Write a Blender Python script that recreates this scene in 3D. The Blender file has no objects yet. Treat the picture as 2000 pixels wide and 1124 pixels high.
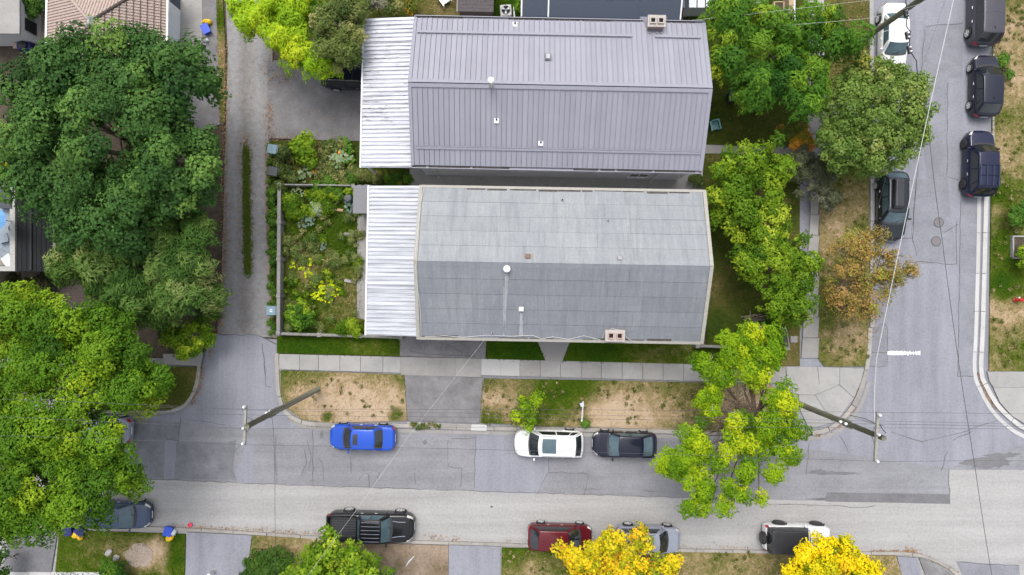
import bpy, bmesh, math, random
import numpy as np
from mathutils import Vector, Matrix, noise as mnoise
R = math.radians
random.seed(7)
RNG = np.random.default_rng(7)
sc = bpy.context.scene
col = sc.collection

# ------------------------------------------------------------------ camera, sky, sun, exposure
CAM_H = 47.6                      # height of the drone, metres
SCALE = 28.0                      # photograph pixels per metre on the ground
def k_at(z): return (CAM_H - z) / (CAM_H * SCALE)
def W(px, py, z=0.0):
    k = k_at(z)
    return ((px - 1000) * k, (562 - py) * k)
def W3(px, py, z=0.0):
    x, y = W(px, py, z)
    return Vector((x, y, z))
cam = bpy.data.cameras.new('camera'); cam.lens = 24.0; cam.sensor_width = 36.0
cam.clip_end = 2000
camo = bpy.data.objects.new('camera', cam); camo.location = (0, 0, CAM_H)
col.objects.link(camo); sc.camera = camo

SUN_EL, SUN_AZ = 66.0, 14.0        # light comes from the top of the picture, a little from the left
world = bpy.data.worlds.new('World'); sc.world = world; world.use_nodes = True
wn = world.node_tree; wn.nodes.clear()
sky = wn.nodes.new('ShaderNodeTexSky'); sky.sky_type = 'NISHITA'; sky.sun_disc = False
sky.sun_elevation = R(SUN_EL); sky.sun_rotation = R(-SUN_AZ)
sky.air_density = 1.0; sky.dust_density = 4.0; sky.ozone_density = 1.0
hsv = wn.nodes.new('ShaderNodeHueSaturation'); hsv.inputs['Saturation'].default_value = 0.33
bg = wn.nodes.new('ShaderNodeBackground'); bg.inputs['Strength'].default_value = 0.15
wo = wn.nodes.new('ShaderNodeOutputWorld')
wn.links.new(sky.outputs[0], hsv.inputs['Color']); wn.links.new(hsv.outputs[0], bg.inputs[0]); wn.links.new(bg.outputs[0], wo.inputs[0])
sun = bpy.data.lights.new('sun', 'SUN'); sun.energy = 0.85; sun.angle = R(24); sun.color = (1.0, 0.965, 0.92)
suno = bpy.data.objects.new('sun', sun); col.objects.link(suno)
sd = Vector((-math.sin(R(SUN_AZ)) * math.cos(R(SUN_EL)), math.cos(R(SUN_AZ)) * math.cos(R(SUN_EL)), math.sin(R(SUN_EL))))
suno.rotation_euler = sd.to_track_quat('Z', 'Y').to_euler()
vs = sc.view_settings; vs.view_transform = 'Standard'; vs.look = 'None'; vs.exposure = 0.77; vs.gamma = 1.0; vs.use_curve_mapping = False
sc.cycles.use_denoising = True
sc.cycles.max_bounces = 5; sc.cycles.diffuse_bounces = 2; sc.cycles.transparent_max_bounces = 4

# ------------------------------------------------------------------ materials
MATS = {}
class NT:
    def __init__(s, name):
        s.m = bpy.data.materials.new(name); s.m.use_nodes = True
        s.t = s.m.node_tree; s.n = s.t.nodes; s.b = s.n['Principled BSDF']
        MATS[name] = s.m
    def new(s, t, **kw):
        o = s.n.new(t)
        for k, v in kw.items(): setattr(o, k, v)
        return o
    def link(s, a, b): s.t.links.new(a, b)
    def noise(s, scale, detail=5, rough=.6, vec=None, dist=0):
        n = s.new('ShaderNodeTexNoise'); n.inputs['Scale'].default_value = scale
        n.inputs['Detail'].default_value = detail; n.inputs['Roughness'].default_value = rough; n.inputs['Distortion'].default_value = dist
        if vec is not None: s.link(vec, n.inputs['Vector'])
        return n.outputs['Fac']
    def pos(s, scl=None, obj=False):
        g = s.new('ShaderNodeTexCoord').outputs['Object'] if obj else s.new('ShaderNodeNewGeometry').outputs['Position']
        if scl is None: return g
        mp = s.new('ShaderNodeMapping'); mp.inputs['Scale'].default_value = scl; s.link(g, mp.inputs['Vector'])
        return mp.outputs[0]
    def ramp(s, fac, stops):
        r = s.new('ShaderNodeValToRGB'); e = r.color_ramp.elements
        while len(e) < len(stops): e.new(.5)
        for i, (p, c) in enumerate(stops):
            e[i].position = p; c = c if isinstance(c, (tuple, list)) else (c, c, c); e[i].color = (*c, 1)
        s.link(fac, r.inputs[0]); return r.outputs[0]
    def math(s, op, a, b=None, clamp=False):
        m = s.new('ShaderNodeMath', operation=op); m.use_clamp = clamp
        for i, v in enumerate((a, b)):
            if v is None: continue
            if isinstance(v, (int, float)): m.inputs[i].default_value = v
            else: s.link(v, m.inputs[i])
        return m.outputs[0]
    def mix(s, fac, a, b, mode='MIX'):
        m = s.new('ShaderNodeMix', data_type='RGBA', blend_type=mode)
        for sock, v in ((m.inputs[0], fac), (m.inputs[6], a), (m.inputs[7], b)):
            if isinstance(v, (int, float)): sock.default_value = v
            elif isinstance(v, (tuple, list)): sock.default_value = (*v, 1)
            else: s.link(v, sock)
        return m.outputs[2]
    def piece(s, c, amt):
        r = s.new('ShaderNodeObjectInfo').outputs['Random']
        return s.mix(1.0, c, s.ramp(r, [(0, 1 - amt), (1, 1 + amt)]), 'MULTIPLY')
    def attr(s, name):
        a = s.new('ShaderNodeAttribute'); a.attribute_name = name; return a.outputs['Fac']
    def bump(s, h, strength=.3, dist=.02):
        b = s.new('ShaderNodeBump'); b.inputs['Strength'].default_value = strength; b.inputs['Distance'].default_value = dist
        s.link(h, b.inputs['Height']); s.link(b.outputs[0], s.b.inputs['Normal'])
    def out(s, c, rough=.8, metal=0, spec=.5):
        if isinstance(c, (tuple, list)): s.b.inputs['Base Color'].default_value = (*c, 1)
        else: s.link(c, s.b.inputs['Base Color'])
        s.b.inputs['Roughness'].default_value = rough; s.b.inputs['Metallic'].default_value = metal
        s.b.inputs['Specular IOR Level'].default_value = spec
        return s.m
def sc3(c, f): return tuple(min(1, max(0, x * f)) for x in c)
def plain(name, c, rough=.6, metal=0, var=.12, scale=6, obj=False, spec=.5):
    s = NT(name); p = s.pos(obj=obj); f = s.noise(scale, 6, .65, p)
    return s.out(s.ramp(f, [(.3, sc3(c, 1 - var)), (.7, sc3(c, 1 + var))]), rough, metal, spec)
def paint(name, c, metal=.15, rough=.28):
    s = NT(name); p = s.pos(obj=True); f = s.noise(5, 5, .7, p)
    m = s.out(s.ramp(f, [(.3, sc3(c, .93)), (.75, sc3(c, 1.07))]), .45, metal * .5, .15)
    s.b.inputs['Coat Weight'].default_value = .8; s.b.inputs['Coat Roughness'].default_value = .06
    return m
def asphalt(name, c, var=.1, stain=.18, blotch=.28, warm=None, along=(1, 1, 1)):
    s = NT(name); p = s.pos()
    fine = s.noise(26, 3, .75, p); grain = s.noise(7, 4, .75, p); big = s.noise(blotch, 6, .62, p); mid = s.noise(1.6, 7, .72, p)
    base = s.ramp(big, [(.3, sc3(c, 1 - var)), (.7, sc3(warm or c, 1 + var))])
    b2 = s.mix(1.0, base, s.ramp(fine, [(.3, .88), (.7, 1.12)]), 'MULTIPLY')
    b2 = s.mix(1.0, b2, s.ramp(grain, [(.25, .82), (.5, 1.0), (.75, 1.16)]), 'MULTIPLY')
    wear = s.noise(1.0, 5, .7, s.pos(along)); b2 = s.mix(1.0, b2, s.ramp(wear, [(.3, .86), (.7, 1.12)]), 'MULTIPLY')
    st = s.ramp(mid, [(.52, 0.0), (.8, 1.0)])
    m2 = s.mix(s.math('MULTIPLY', st, stain), b2, sc3(c, .5))
    s.bump(fine, .3, .01)
    return s.out(m2, .9, 0, .3)
def concrete(name, c, var=.12, stain=.3):
    s = NT(name); p = s.pos()
    fine = s.noise(45, 3, .7, p); big = s.noise(.7, 7, .65, p); mid = s.noise(3.5, 6, .75, p)
    base = s.ramp(big, [(.3, sc3(c, 1 - var)), (.7, sc3(c, 1 + var))])
    b2 = s.mix(1.0, base, s.ramp(fine, [(.3, .9), (.7, 1.08)]), 'MULTIPLY')
    m2 = s.mix(s.math('MULTIPLY', s.ramp(mid, [(.5, 0.0), (.78, 1.0)]), stain), b2, sc3(c, .5))
    s.bump(fine, .2, .008)
    return s.out(s.piece(m2, .07), .88)

asphalt('asphalt_old', (.225, .226, .242), var=.14, stain=.5, along=(.07, 1.1, 1))
asphalt('asphalt_light', (.335, .328, .322), var=.05, stain=.2, along=(.05, 1.0, 1))
asphalt('asphalt_side', (.235, .24, .272), var=.08, stain=.3, along=(1.0, .06, 1))
asphalt('asphalt_patch', (.215, .22, .245), stain=.25)
asphalt('asphalt_worn', (.185, .187, .203), var=.16, stain=.5, blotch=.5)
asphalt('asphalt_dark', (.16, .158, .165), stain=.4)
asphalt('asphalt_drive', (.19, .183, .187), var=.16, stain=.5, blotch=.5)
asphalt('lane_gravel', (.235, .222, .218), var=.2, stain=.4, blotch=.4, warm=(.26, .245, .235))
s = NT('lane_gravel_tracks'); p = s.pos(); sx = s.new('ShaderNodeSeparateXYZ'); s.link(p, sx.inputs[0])
wv = s.noise(.9, 6, .7, p); fine = s.noise(20, 3, .75, p); mid = s.noise(3.2, 6, .75, p)
u = s.math('ADD', s.math('DIVIDE', s.math('ADD', sx.outputs[0], 20.3), 3.6), s.math('MULTIPLY', s.math('SUBTRACT', wv, .5), .35), True)
c_ = s.ramp(u, [(0, (.215, .195, .175)), (.12, (.24, .234, .232)), (.28, (.262, .258, .26)), (.44, (.205, .193, .185)), (.56, (.23, .22, .212)), (.72, (.285, .28, .28)), (.9, (.25, .24, .235)), (1, (.23, .20, .17))])
c_ = s.mix(1.0, c_, s.ramp(fine, [(.3, .85), (.7, 1.15)]), 'MULTIPLY'); c_ = s.mix(1.0, c_, s.ramp(mid, [(.3, .78), (.7, 1.2)]), 'MULTIPLY')
s.bump(fine, .4, .015); s.out(c_, .92, 0, .2)
plain('crack_tar', (.10, .10, .105), .8, scale=3, var=.3)
concrete('concrete', (.315, .308, .298), stain=.4)
concrete('concrete_rough', (.285, .275, .262), stain=.45)
concrete('concrete_new', (.45, .445, .435), var=.05, stain=.1)
concrete('concrete_white', (.48, .475, .46), var=.12, stain=.5)
concrete('kerb_old', (.31, .29, .265), var=.2, stain=.6)
concrete('concrete_stained', (.34, .33, .315), stain=.5)  # stained concrete, slightly paler than the plain concrete
plain('soil', (.075, .058, .04), .95, var=.45, scale=3)
plain('path_gravel', (.27, .255, .245), .9, var=.4, scale=34)
plain('bark', (.12, .095, .07), .9, var=.3)
plain('twig_pale', (.34, .30, .25), .85, var=.25)
plain('bark_brown', (.15, .11, .075), .9, var=.3)
plain('pole_wood', (.165, .16, .11), .85, var=.35, scale=9)
plain('arm_wood', (.27, .26, .225), .85, var=.2)
plain('insulator', (.72, .72, .74), .25)
plain('wire_dark', (.03, .03, .033), .5)
plain('wire_grey', (.07, .07, .075), .8)
plain('wire_pale', (.5, .5, .5), .45)
plain('rubber', (.022, .022, .023), .8)
plain('rim_silver', (.62, .62, .63), .4, .1)
plain('rim_dark', (.06, .06, .065), .4, .5)
plain('black_plastic', (.025, .025, .027), .55)
plain('chrome', (.6, .6, .62), .2, .8)
plain('lamp_red', (.42, .012, .018), .2)
plain('lamp_clear', (.62, .60, .56), .15)
plain('lamp_amber', (.6, .42, .2), .2)
plain('plate_white', (.7, .7, .72), .5)
plain('white_paint', (.78, .78, .77), .5, var=.06)
plain('white_trim', (.72, .72, .72), .5, var=.06)
plain('beige_trim', (.33, .315, .28), .7, var=.14)
plain('roof_trim', (.255, .255, .30), .5, var=.1)
plain('seam_lap', (.13, .135, .145), .8)
plain('seam_shadow_gap', (.10, .10, .115), .6)
plain('gutter_dirt', (.07, .062, .055), .9, var=.5, scale=5)
plain('brick_pink', (.40, .28, .25), .85, var=.25, scale=8)
plain('mortar_cap', (.40, .36, .33), .85, var=.15)
plain('soot_hollow_black', (.01, .01, .01), .95)  # soot in flues; also painted dark of fan well, slots, pipe mouths
plain('galvanised', (.30, .30, .31), .5, .3, var=.25)
plain('rust', (.22, .13, .085), .85, var=.4, scale=20)
plain('siding_grey', (.62, .62, .64), .7, var=.08)
plain('siding_blue', (.055, .075, .105), .7, var=.12)
plain('roof_navy', (.045, .058, .085), .75, var=.15, scale=12)
plain('shingle_brown', (.085, .075, .078), .9, var=.3, scale=14)
plain('shingle_grey', (.21, .21, .225), .85, var=.18, scale=18)
plain('shingle_black', (.03, .032, .036), .85, var=.3, scale=14)
plain('roof_wood', (.08, .062, .055), .9, var=.35, scale=8)
plain('tile_pink', (.40, .315, .275), .85, var=.1, scale=4)
plain('deck_wood', (.27, .215, .165), .85, var=.18, scale=5)
plain('lumber', (.40, .30, .19), .85, var=.2)
plain('grey_wood', (.22, .215, .205), .85, var=.22, scale=7)
plain('wall_top_weathered', (.24, .235, .215), .9, var=.3, scale=5)
plain('deck_blue', (.22, .26, .31), .6, var=.12)
plain('parapet', (.36, .355, .33), .8, var=.2)
plain('umbrella_blue', (.13, .33, .62), .7)
plain('bin_grey', (.085, .115, .13), .5)
plain('bin_black', (.045, .05, .06), .5)
plain('bin_teal', (.16, .25, .30), .5)
plain('chair_teal', (.16, .34, .36), .5)
plain('bin_blue', (.02, .07, .52), .45)
plain('bin_navy', (.01, .015, .12), .5)
plain('bag_yellow', (.80, .50, .01), .5)
plain('bag_white', (.6, .64, .68), .5)
plain('pink_plastic', (.85, .10, .16), .5)
plain('hydrant_red', (.55, .03, .03), .4)
plain('rock', (.38, .37, .36), .9, var=.25)
plain('fan_case', (.50, .50, .49), .5)
plain('pane_dark', (.02, .022, .026), .1)
plain('manhole_iron', (.175, .165, .17), .7, .2, var=.25, scale=20)
plain('flower_white', (.8, .8, .72), .7)
plain('flower_orange', (.85, .35, .02), .7)
plain('log_wood', (.48, .33, .18), .85, var=.3)
plain('duct_silver', (.6, .6, .6), .3, .7)
s = NT('glass'); s.out(s.ramp(s.noise(2, 2, .5, s.pos(obj=True)), [(.3, (.012, .016, .018)), (.7, (.02, .025, .028))]), .04, 0, .9)
s = NT('glass_teal_reflection'); s.out(s.ramp(s.noise(2, 2, .5, s.pos(obj=True)), [(.3, (.045, .085, .105)), (.7, (.075, .125, .15))]), .04, 0, .9)  # teal windshield reflections are put into the glass base colour

s = NT('roof_metal'); p = s.pos(); f = s.noise(.5, 6, .6, p); f2 = s.noise(1.6, 6, .7, s.pos((3, .5, 1)))
s.out(s.piece(s.mix(s.math('MULTIPLY', s.ramp(f2, [(.5, 0.0), (.85, 1.0)]), .25), s.ramp(f, [(.3, (.262, .26, .305)), (.7, (.29, .287, .335))]), (.2, .19, .2)), .055), .5, .1)
s = NT('canopy_white'); fl = s.noise(1.0, 5, .65, s.pos((1.6, 26, 1))); fb = s.noise(.55, 3, .5, s.pos())
f = s.math('ADD', fl, s.math('MULTIPLY', s.math('SUBTRACT', fb, .5), .28)); f2 = s.noise(1.0, 5, .75, s.pos((.25, 5.5, 1)))
s.out(s.mix(s.ramp(f, [(.60, 0.0), (.645, 1.0)]), s.ramp(f2, [(.3, (.30, .31, .345)), (.6, (.62, .635, .69))]), (.15, .12, .125)), .45)
s = NT('canopy_white_clean'); f = s.noise(1.2, 6, .7, s.pos((.5, 12, 1))); f2 = s.noise(1.0, 5, .75, s.pos((.25, 5.5, 1)))
s.out(s.mix(s.ramp(f, [(.70, 0.0), (.74, 1.0)]), s.ramp(f2, [(.3, (.27, .28, .31)), (.6, (.56, .575, .62))]), (.1, .1, .11)), .45)
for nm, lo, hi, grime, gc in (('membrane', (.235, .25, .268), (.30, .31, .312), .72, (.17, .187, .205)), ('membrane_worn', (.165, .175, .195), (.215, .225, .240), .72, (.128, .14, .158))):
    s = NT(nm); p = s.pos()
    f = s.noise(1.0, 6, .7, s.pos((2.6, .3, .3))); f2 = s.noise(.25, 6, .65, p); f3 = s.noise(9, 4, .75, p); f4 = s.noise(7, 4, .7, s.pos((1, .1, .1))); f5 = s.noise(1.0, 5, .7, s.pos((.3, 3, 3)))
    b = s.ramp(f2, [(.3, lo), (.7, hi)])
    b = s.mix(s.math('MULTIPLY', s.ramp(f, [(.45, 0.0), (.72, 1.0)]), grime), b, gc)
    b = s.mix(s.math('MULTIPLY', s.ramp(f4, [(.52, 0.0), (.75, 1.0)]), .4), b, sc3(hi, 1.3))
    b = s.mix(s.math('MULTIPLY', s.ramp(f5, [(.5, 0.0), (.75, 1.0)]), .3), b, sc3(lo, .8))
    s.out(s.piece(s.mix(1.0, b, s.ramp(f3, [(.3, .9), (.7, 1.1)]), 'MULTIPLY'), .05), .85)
s = NT('membrane_streak'); f4 = s.noise(6, 4, .7, s.pos((1.5, .3, .3))); s.out(s.ramp(f4, [(.3, (.21, .22, .235)), (.7, (.34, .35, .36))]), .85)
s = NT('pebbly'); s.out(s.ramp(s.noise(26, 4, .8, s.pos()), [(.3, (.2, .15, .12)), (.7, (.5, .42, .36))]), .9)

def lawn_material(name, stops, spread=1.05):
    s = NT(name); p = s.pos()
    n1 = s.noise(1.3, 8, .72, p); n2 = s.noise(6, 6, .8, p)
    v = s.math('ADD', s.attr('dry'), s.math('MULTIPLY', s.math('SUBTRACT', n1, .5), spread))
    v = s.math('ADD', v, s.math('MULTIPLY', s.math('SUBTRACT', n2, .5), spread * .9), True)
    s.bump(n2, .5, .05)
    return s.out(s.ramp(v, stops), .95, 0, .1)
LAWN = [(.0, (.024, .062, .002)), (.3, (.055, .088, .004)), (.5, (.135, .130, .040)), (.7, (.26, .20, .10)), (.9, (.40, .295, .195)), (1, (.43, .33, .23))]
lawn_material('lawn', LAWN)
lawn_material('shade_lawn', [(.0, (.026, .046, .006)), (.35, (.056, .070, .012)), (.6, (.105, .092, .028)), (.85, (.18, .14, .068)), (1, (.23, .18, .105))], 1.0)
lawn_material('dirt', [(.0, (.06, .075, .02)), (.3, (.15, .115, .07)), (.6, (.225, .17, .125)), (1, (.34, .27, .21))], 1.0)

def leaf_mat(name, stops, trans=.25):
    s = NT(name); stops = [(p, sc3(c, 1.25)) for p, c in stops]; c = s.ramp(s.attr('tint'), stops)
    s.out(c, .6, 0, .12)
    tr = s.new('ShaderNodeBsdfTranslucent'); s.link(c, tr.inputs[0])
    mx = s.new('ShaderNodeMixShader'); mx.inputs[0].default_value = trans
    s.link(s.b.outputs[0], mx.inputs[1]); s.link(tr.outputs[0], mx.inputs[2])
    s.link(mx.outputs[0], s.n['Material Output'].inputs[0])
    return s.m
leaf_mat('leaf_maple', [(0, (.024, .065, .015)), (.45, (.052, .118, .026)), (.8, (.092, .18, .036)), (1, (.15, .25, .045))])
leaf_mat('leaf_plume', [(0, (.028, .07, .012)), (.4, (.062, .13, .022)), (.75, (.125, .195, .045)), (1, (.23, .255, .085))])
leaf_mat('leaf_elm', [(0, (.030, .080, .006)), (.35, (.070, .158, .009)), (.7, (.14, .245, .012)), (1, (.29, .375, .016))])
leaf_mat('leaf_lime', [(0, (.040, .10, .004)), (.35, (.098, .20, .006)), (.7, (.215, .33, .008)), (1, (.38, .44, .012))])
leaf_mat('leaf_fresh', [(0, (.038, .092, .006)), (.45, (.105, .195, .010)), (.8, (.215, .305, .018)), (1, (.34, .40, .035))])
leaf_mat('leaf_bamboo', [(0, (.09, .20, .01)), (.4, (.24, .40, .014)), (.75, (.40, .52, .02)), (1, (.58, .58, .03))])
leaf_mat('leaf_olive', [(0, (.045, .072, .018)), (.45, (.11, .15, .035)), (.8, (.20, .21, .065)), (1, (.32, .30, .12))])
leaf_mat('leaf_dome', [(0, (.055, .105, .018)), (.45, (.125, .20, .036)), (.8, (.215, .285, .065)), (.985, (.33, .35, .14)), (1, (.36, .30, .04))])
leaf_mat('leaf_sumac', [(0, (.024, .078, .010)), (.45, (.068, .165, .014)), (.8, (.155, .265, .02)), (1, (.32, .38, .02))])
leaf_mat('leaf_autumn', [(0, (.13, .14, .025)), (.35, (.24, .19, .045)), (.65, (.33, .21, .06)), (.9, (.42, .22, .08)), (1, (.26, .29, .04))])
leaf_mat('leaf_yellow', [(0, (.13, .19, .012)), (.25, (.33, .34, .012)), (.5, (.58, .46, .012)), (.75, (.70, .50, .012)), (.92, (.66, .34, .014)), (1, (.42, .22, .03))])
leaf_mat('leaf_gold', [(0, (.14, .20, .008)), (.25, (.36, .36, .007)), (.5, (.62, .50, .005)), (.85, (.74, .58, .006)), (1, (.62, .40, .012))])
leaf_mat('leaf_orange', [(0, (.08, .12, .02)), (.45, (.19, .20, .025)), (.75, (.38, .24, .025)), (1, (.55, .22, .025))])
leaf_mat('leaf_dark', [(0, (.02, .055, .010)), (.5, (.045, .10, .014)), (1, (.085, .16, .02))])
leaf_mat('leaf_ivy', [(0, (.03, .085, .012)), (.5, (.07, .16, .018)), (1, (.13, .23, .03))])
leaf_mat('leaf_squash', [(0, (.10, .17, .055)), (.5, (.19, .27, .13)), (1, (.33, .39, .24))])
leaf_mat('leaf_vine', [(0, (.10, .22, .012)), (.4, (.28, .42, .012)), (.75, (.55, .60, .012)), (1, (.78, .66, .02))])
leaf_mat('leaf_grey', [(0, (.06, .075, .035)), (.5, (.12, .135, .075)), (1, (.22, .22, .15))])
leaf_mat('leaf_kale', [(0, (.07, .13, .09)), (.5, (.14, .21, .16)), (1, (.25, .31, .26))])
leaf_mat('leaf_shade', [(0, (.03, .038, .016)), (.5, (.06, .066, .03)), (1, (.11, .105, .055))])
leaf_mat('grass_blade', [(0, (.026, .068, .003)), (.3, (.06, .105, .006)), (.55, (.16, .15, .045)), (.8, (.31, .235, .12)), (1, (.46, .36, .24))], .2)
leaf_mat('leaf_litter', [(0, (.13, .075, .035)), (.5, (.27, .155, .075)), (1, (.42, .27, .15))], .1)

# ------------------------------------------------------------------ mesh helpers
class MB:
    def __init__(s): s.v = []; s.f = []; s.m = []
    def add(s, vs, fs, mi=0):
        o = len(s.v); s.v += [tuple(v) for v in vs]; s.f += [tuple(i + o for i in f) for f in fs]; s.m += [mi] * len(fs)
    def box(s, x0, x1, y0, y1, z0, z1, mi=0):
        s.add([(x0, y0, z0), (x1, y0, z0), (x1, y1, z0), (x0, y1, z0), (x0, y0, z1), (x1, y0, z1), (x1, y1, z1), (x0, y1, z1)],
              [(3, 2, 1, 0), (4, 5, 6, 7), (0, 1, 5, 4), (1, 2, 6, 5), (2, 3, 7, 6), (3, 0, 4, 7)], mi); return s
    def taper(s, cx, cy, z0, z1, a0, b0, a1, b1, mi=0):
        s.add([(cx - a0, cy - b0, z0), (cx + a0, cy - b0, z0), (cx + a0, cy + b0, z0), (cx - a0, cy + b0, z0),
               (cx - a1, cy - b1, z1), (cx + a1, cy - b1, z1), (cx + a1, cy + b1, z1), (cx - a1, cy + b1, z1)],
              [(3, 2, 1, 0), (4, 5, 6, 7), (0, 1, 5, 4), (1, 2, 6, 5), (2, 3, 7, 6), (3, 0, 4, 7)], mi); return s
    def prism(s, poly, z0, z1, mi=0):
        a = sum(poly[i][0] * poly[(i + 1) % len(poly)][1] - poly[(i + 1) % len(poly)][0] * poly[i][1] for i in range(len(poly)))
        if a < 0: poly = poly[::-1]
        n = len(poly)
        s.add([(x, y, z0) for x, y in poly] + [(x, y, z1) for x, y in poly],
              [tuple(range(n))[::-1], tuple(range(n, 2 * n))] + [(i, (i + 1) % n, n + (i + 1) % n, n + i) for i in range(n)], mi); return s
    def tube(s, pts, rad, n=6, mi=0, cap=True):
        pts = [Vector(p) for p in pts]; rad = rad if isinstance(rad, (list, tuple)) else [rad] * len(pts)
        rings = []; up = None
        for i, p in enumerate(pts):
            d = (pts[min(i + 1, len(pts) - 1)] - pts[max(i - 1, 0)])
            d = d.normalized() if d.length > 1e-9 else Vector((0, 0, 1))
            a = Vector((0, 0, 1)) if abs(d.z) < .9 else Vector((1, 0, 0))
            u = d.cross(a).normalized(); w = d.cross(u)
            rings.append([p + (u * math.cos(2 * math.pi * j / n) + w * math.sin(2 * math.pi * j / n)) * rad[i] for j in range(n)])
        fs = []
        for i in range(len(pts) - 1):
            for j in range(n): fs.append((i * n + j, i * n + (j + 1) % n, (i + 1) * n + (j + 1) % n, (i + 1) * n + j))
        if cap: fs += [tuple(range(n)), tuple(range((len(pts) - 1) * n, len(pts) * n))[::-1]]
        s.add([v for r in rings for v in r], fs, mi); return s
    def lathe(s, prof, n=16, c=(0, 0, 0), mi=0, axis='z'):
        vs = []
        for r, z in prof:
            for j in range(n):
                a = 2 * math.pi * j / n; x, y = r * math.cos(a), r * math.sin(a)
                vs.append((c[0] + x, c[1] + y, c[2] + z) if axis == 'z' else (c[0] + x, c[1] + z, c[2] + y))
        fs = [(i * n + j, i * n + (j + 1) % n, (i + 1) * n + (j + 1) % n, (i + 1) * n + j) for i in range(len(prof) - 1) for j in range(n)]
        fs += [tuple(range(n))[::-1], tuple(range((len(prof) - 1) * n, len(prof) * n))]
        s.add(vs, fs, mi); return s
    def grid(s, fn, nu, nv, mi=0, flip=False):
        vs = [fn(i / nu, j / nv) for i in range(nu + 1) for j in range(nv + 1)]
        fs = []
        for i in range(nu):
            for j in range(nv):
                q = (i * (nv + 1) + j, (i + 1) * (nv + 1) + j, (i + 1) * (nv + 1) + j + 1, i * (nv + 1) + j + 1)
                fs.append(q[::-1] if flip else q)
        s.add(vs, fs, mi); return s
    def mesh(s, name, mats, smooth=False):
        me = bpy.data.meshes.new(name); me.from_pydata(s.v, [], s.f)
        for m in (mats if isinstance(mats, (list, tuple)) else [mats]): me.materials.append(MATS[m])
        if any(s.m): me.polygons.foreach_set('material_index', s.m)
        if smooth: me.polygons.foreach_set('use_smooth', [True] * len(me.polygons))
        me.update(); return me
    def build(s, name, mats, parent=None, smooth=False, fixn=False):
        me = s.mesh(name, mats, smooth)
        if fixn:
            bm = bmesh.new(); bm.from_mesh(me); bmesh.ops.remove_doubles(bm, verts=bm.verts, dist=1e-4)
            bmesh.ops.recalc_face_normals(bm, faces=bm.faces); bm.to_mesh(me); bm.free()
        return link(name, me, parent)
def link(name, me, parent=None, loc=None, rz=0):
    o = bpy.data.objects.new(name, me); col.objects.link(o)
    if parent is not None: o.parent = parent
    if loc is not None: o.location = loc
    if rz: o.rotation_euler.z = rz
    return o
def tag(o, label=None, cat=None, group=None, kind=None):
    if label: o['label'] = label
    if cat: o['category'] = cat
    if group: o['group'] = group
    if kind: o['kind'] = kind
    return o
def thing(name, label, cat, loc=(0, 0, 0), rz=0, group=None):
    return tag(link(name, None, None, loc, rz), label, cat, group)
def P(pts, z=0): return [W(x, y, z) for x, y in pts]
def struct(name, label, pts, z0, z1, mat, cat=None, at=None):
    o = MB().prism(P(pts, z1 if at is None else at), z0, z1).build(name, mat)
    return tag(o, label, cat or name.replace('_', ' '), kind='structure')
def bevel(o, w=.03, seg=2, ang=30):
    m = o.modifiers.new('bevel', 'BEVEL'); m.width = w; m.segments = seg; m.limit_method = 'ANGLE'; m.angle_limit = R(ang); return o

# ------------------------------------------------------------------ leaves
def leaf_mesh(name, pos, nrm, L, Wd, tint, mat, seed=0, tang=None):
    n = len(pos); rng = np.random.default_rng(seed)
    nrm = nrm / (np.linalg.norm(nrm, axis=1, keepdims=True) + 1e-9)
    t = rng.normal(size=(n, 3)) if tang is None else tang + rng.normal(size=(n, 3)) * .25
    t -= nrm * np.sum(t * nrm, axis=1, keepdims=True); t /= (np.linalg.norm(t, axis=1, keepdims=True) + 1e-9)
    b = np.cross(nrm, t); j = rng.uniform(.7, 1.35, (n, 1))
    v = np.stack([pos - t * L * j * .5, pos + b * Wd * j * .5 + nrm * .02, pos + t * L * j * .5, pos - b * Wd * j * .5 + nrm * .02], 1).reshape(-1, 3)
    me = bpy.data.meshes.new(name)
    me.vertices.add(4 * n); me.vertices.foreach_set('co', v.astype(np.float32).ravel())
    me.loops.add(4 * n); me.loops.foreach_set('vertex_index', np.arange(4 * n, dtype=np.int32))
    me.polygons.add(n); me.polygons.foreach_set('loop_start', np.arange(0, 4 * n, 4, dtype=np.int32))
    me.polygons.foreach_set('loop_total', np.full(n, 4, dtype=np.int32))
    a = me.attributes.new('tint', 'FLOAT', 'POINT'); a.data.foreach_set('value', np.repeat(np.clip(tint, 0, 1), 4).astype(np.float32))
    me.materials.append(MATS[mat]); me.update(calc_edges=True); me.validate()
    return me
TREE_SEED = [100]; NLEAF = [0]
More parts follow.
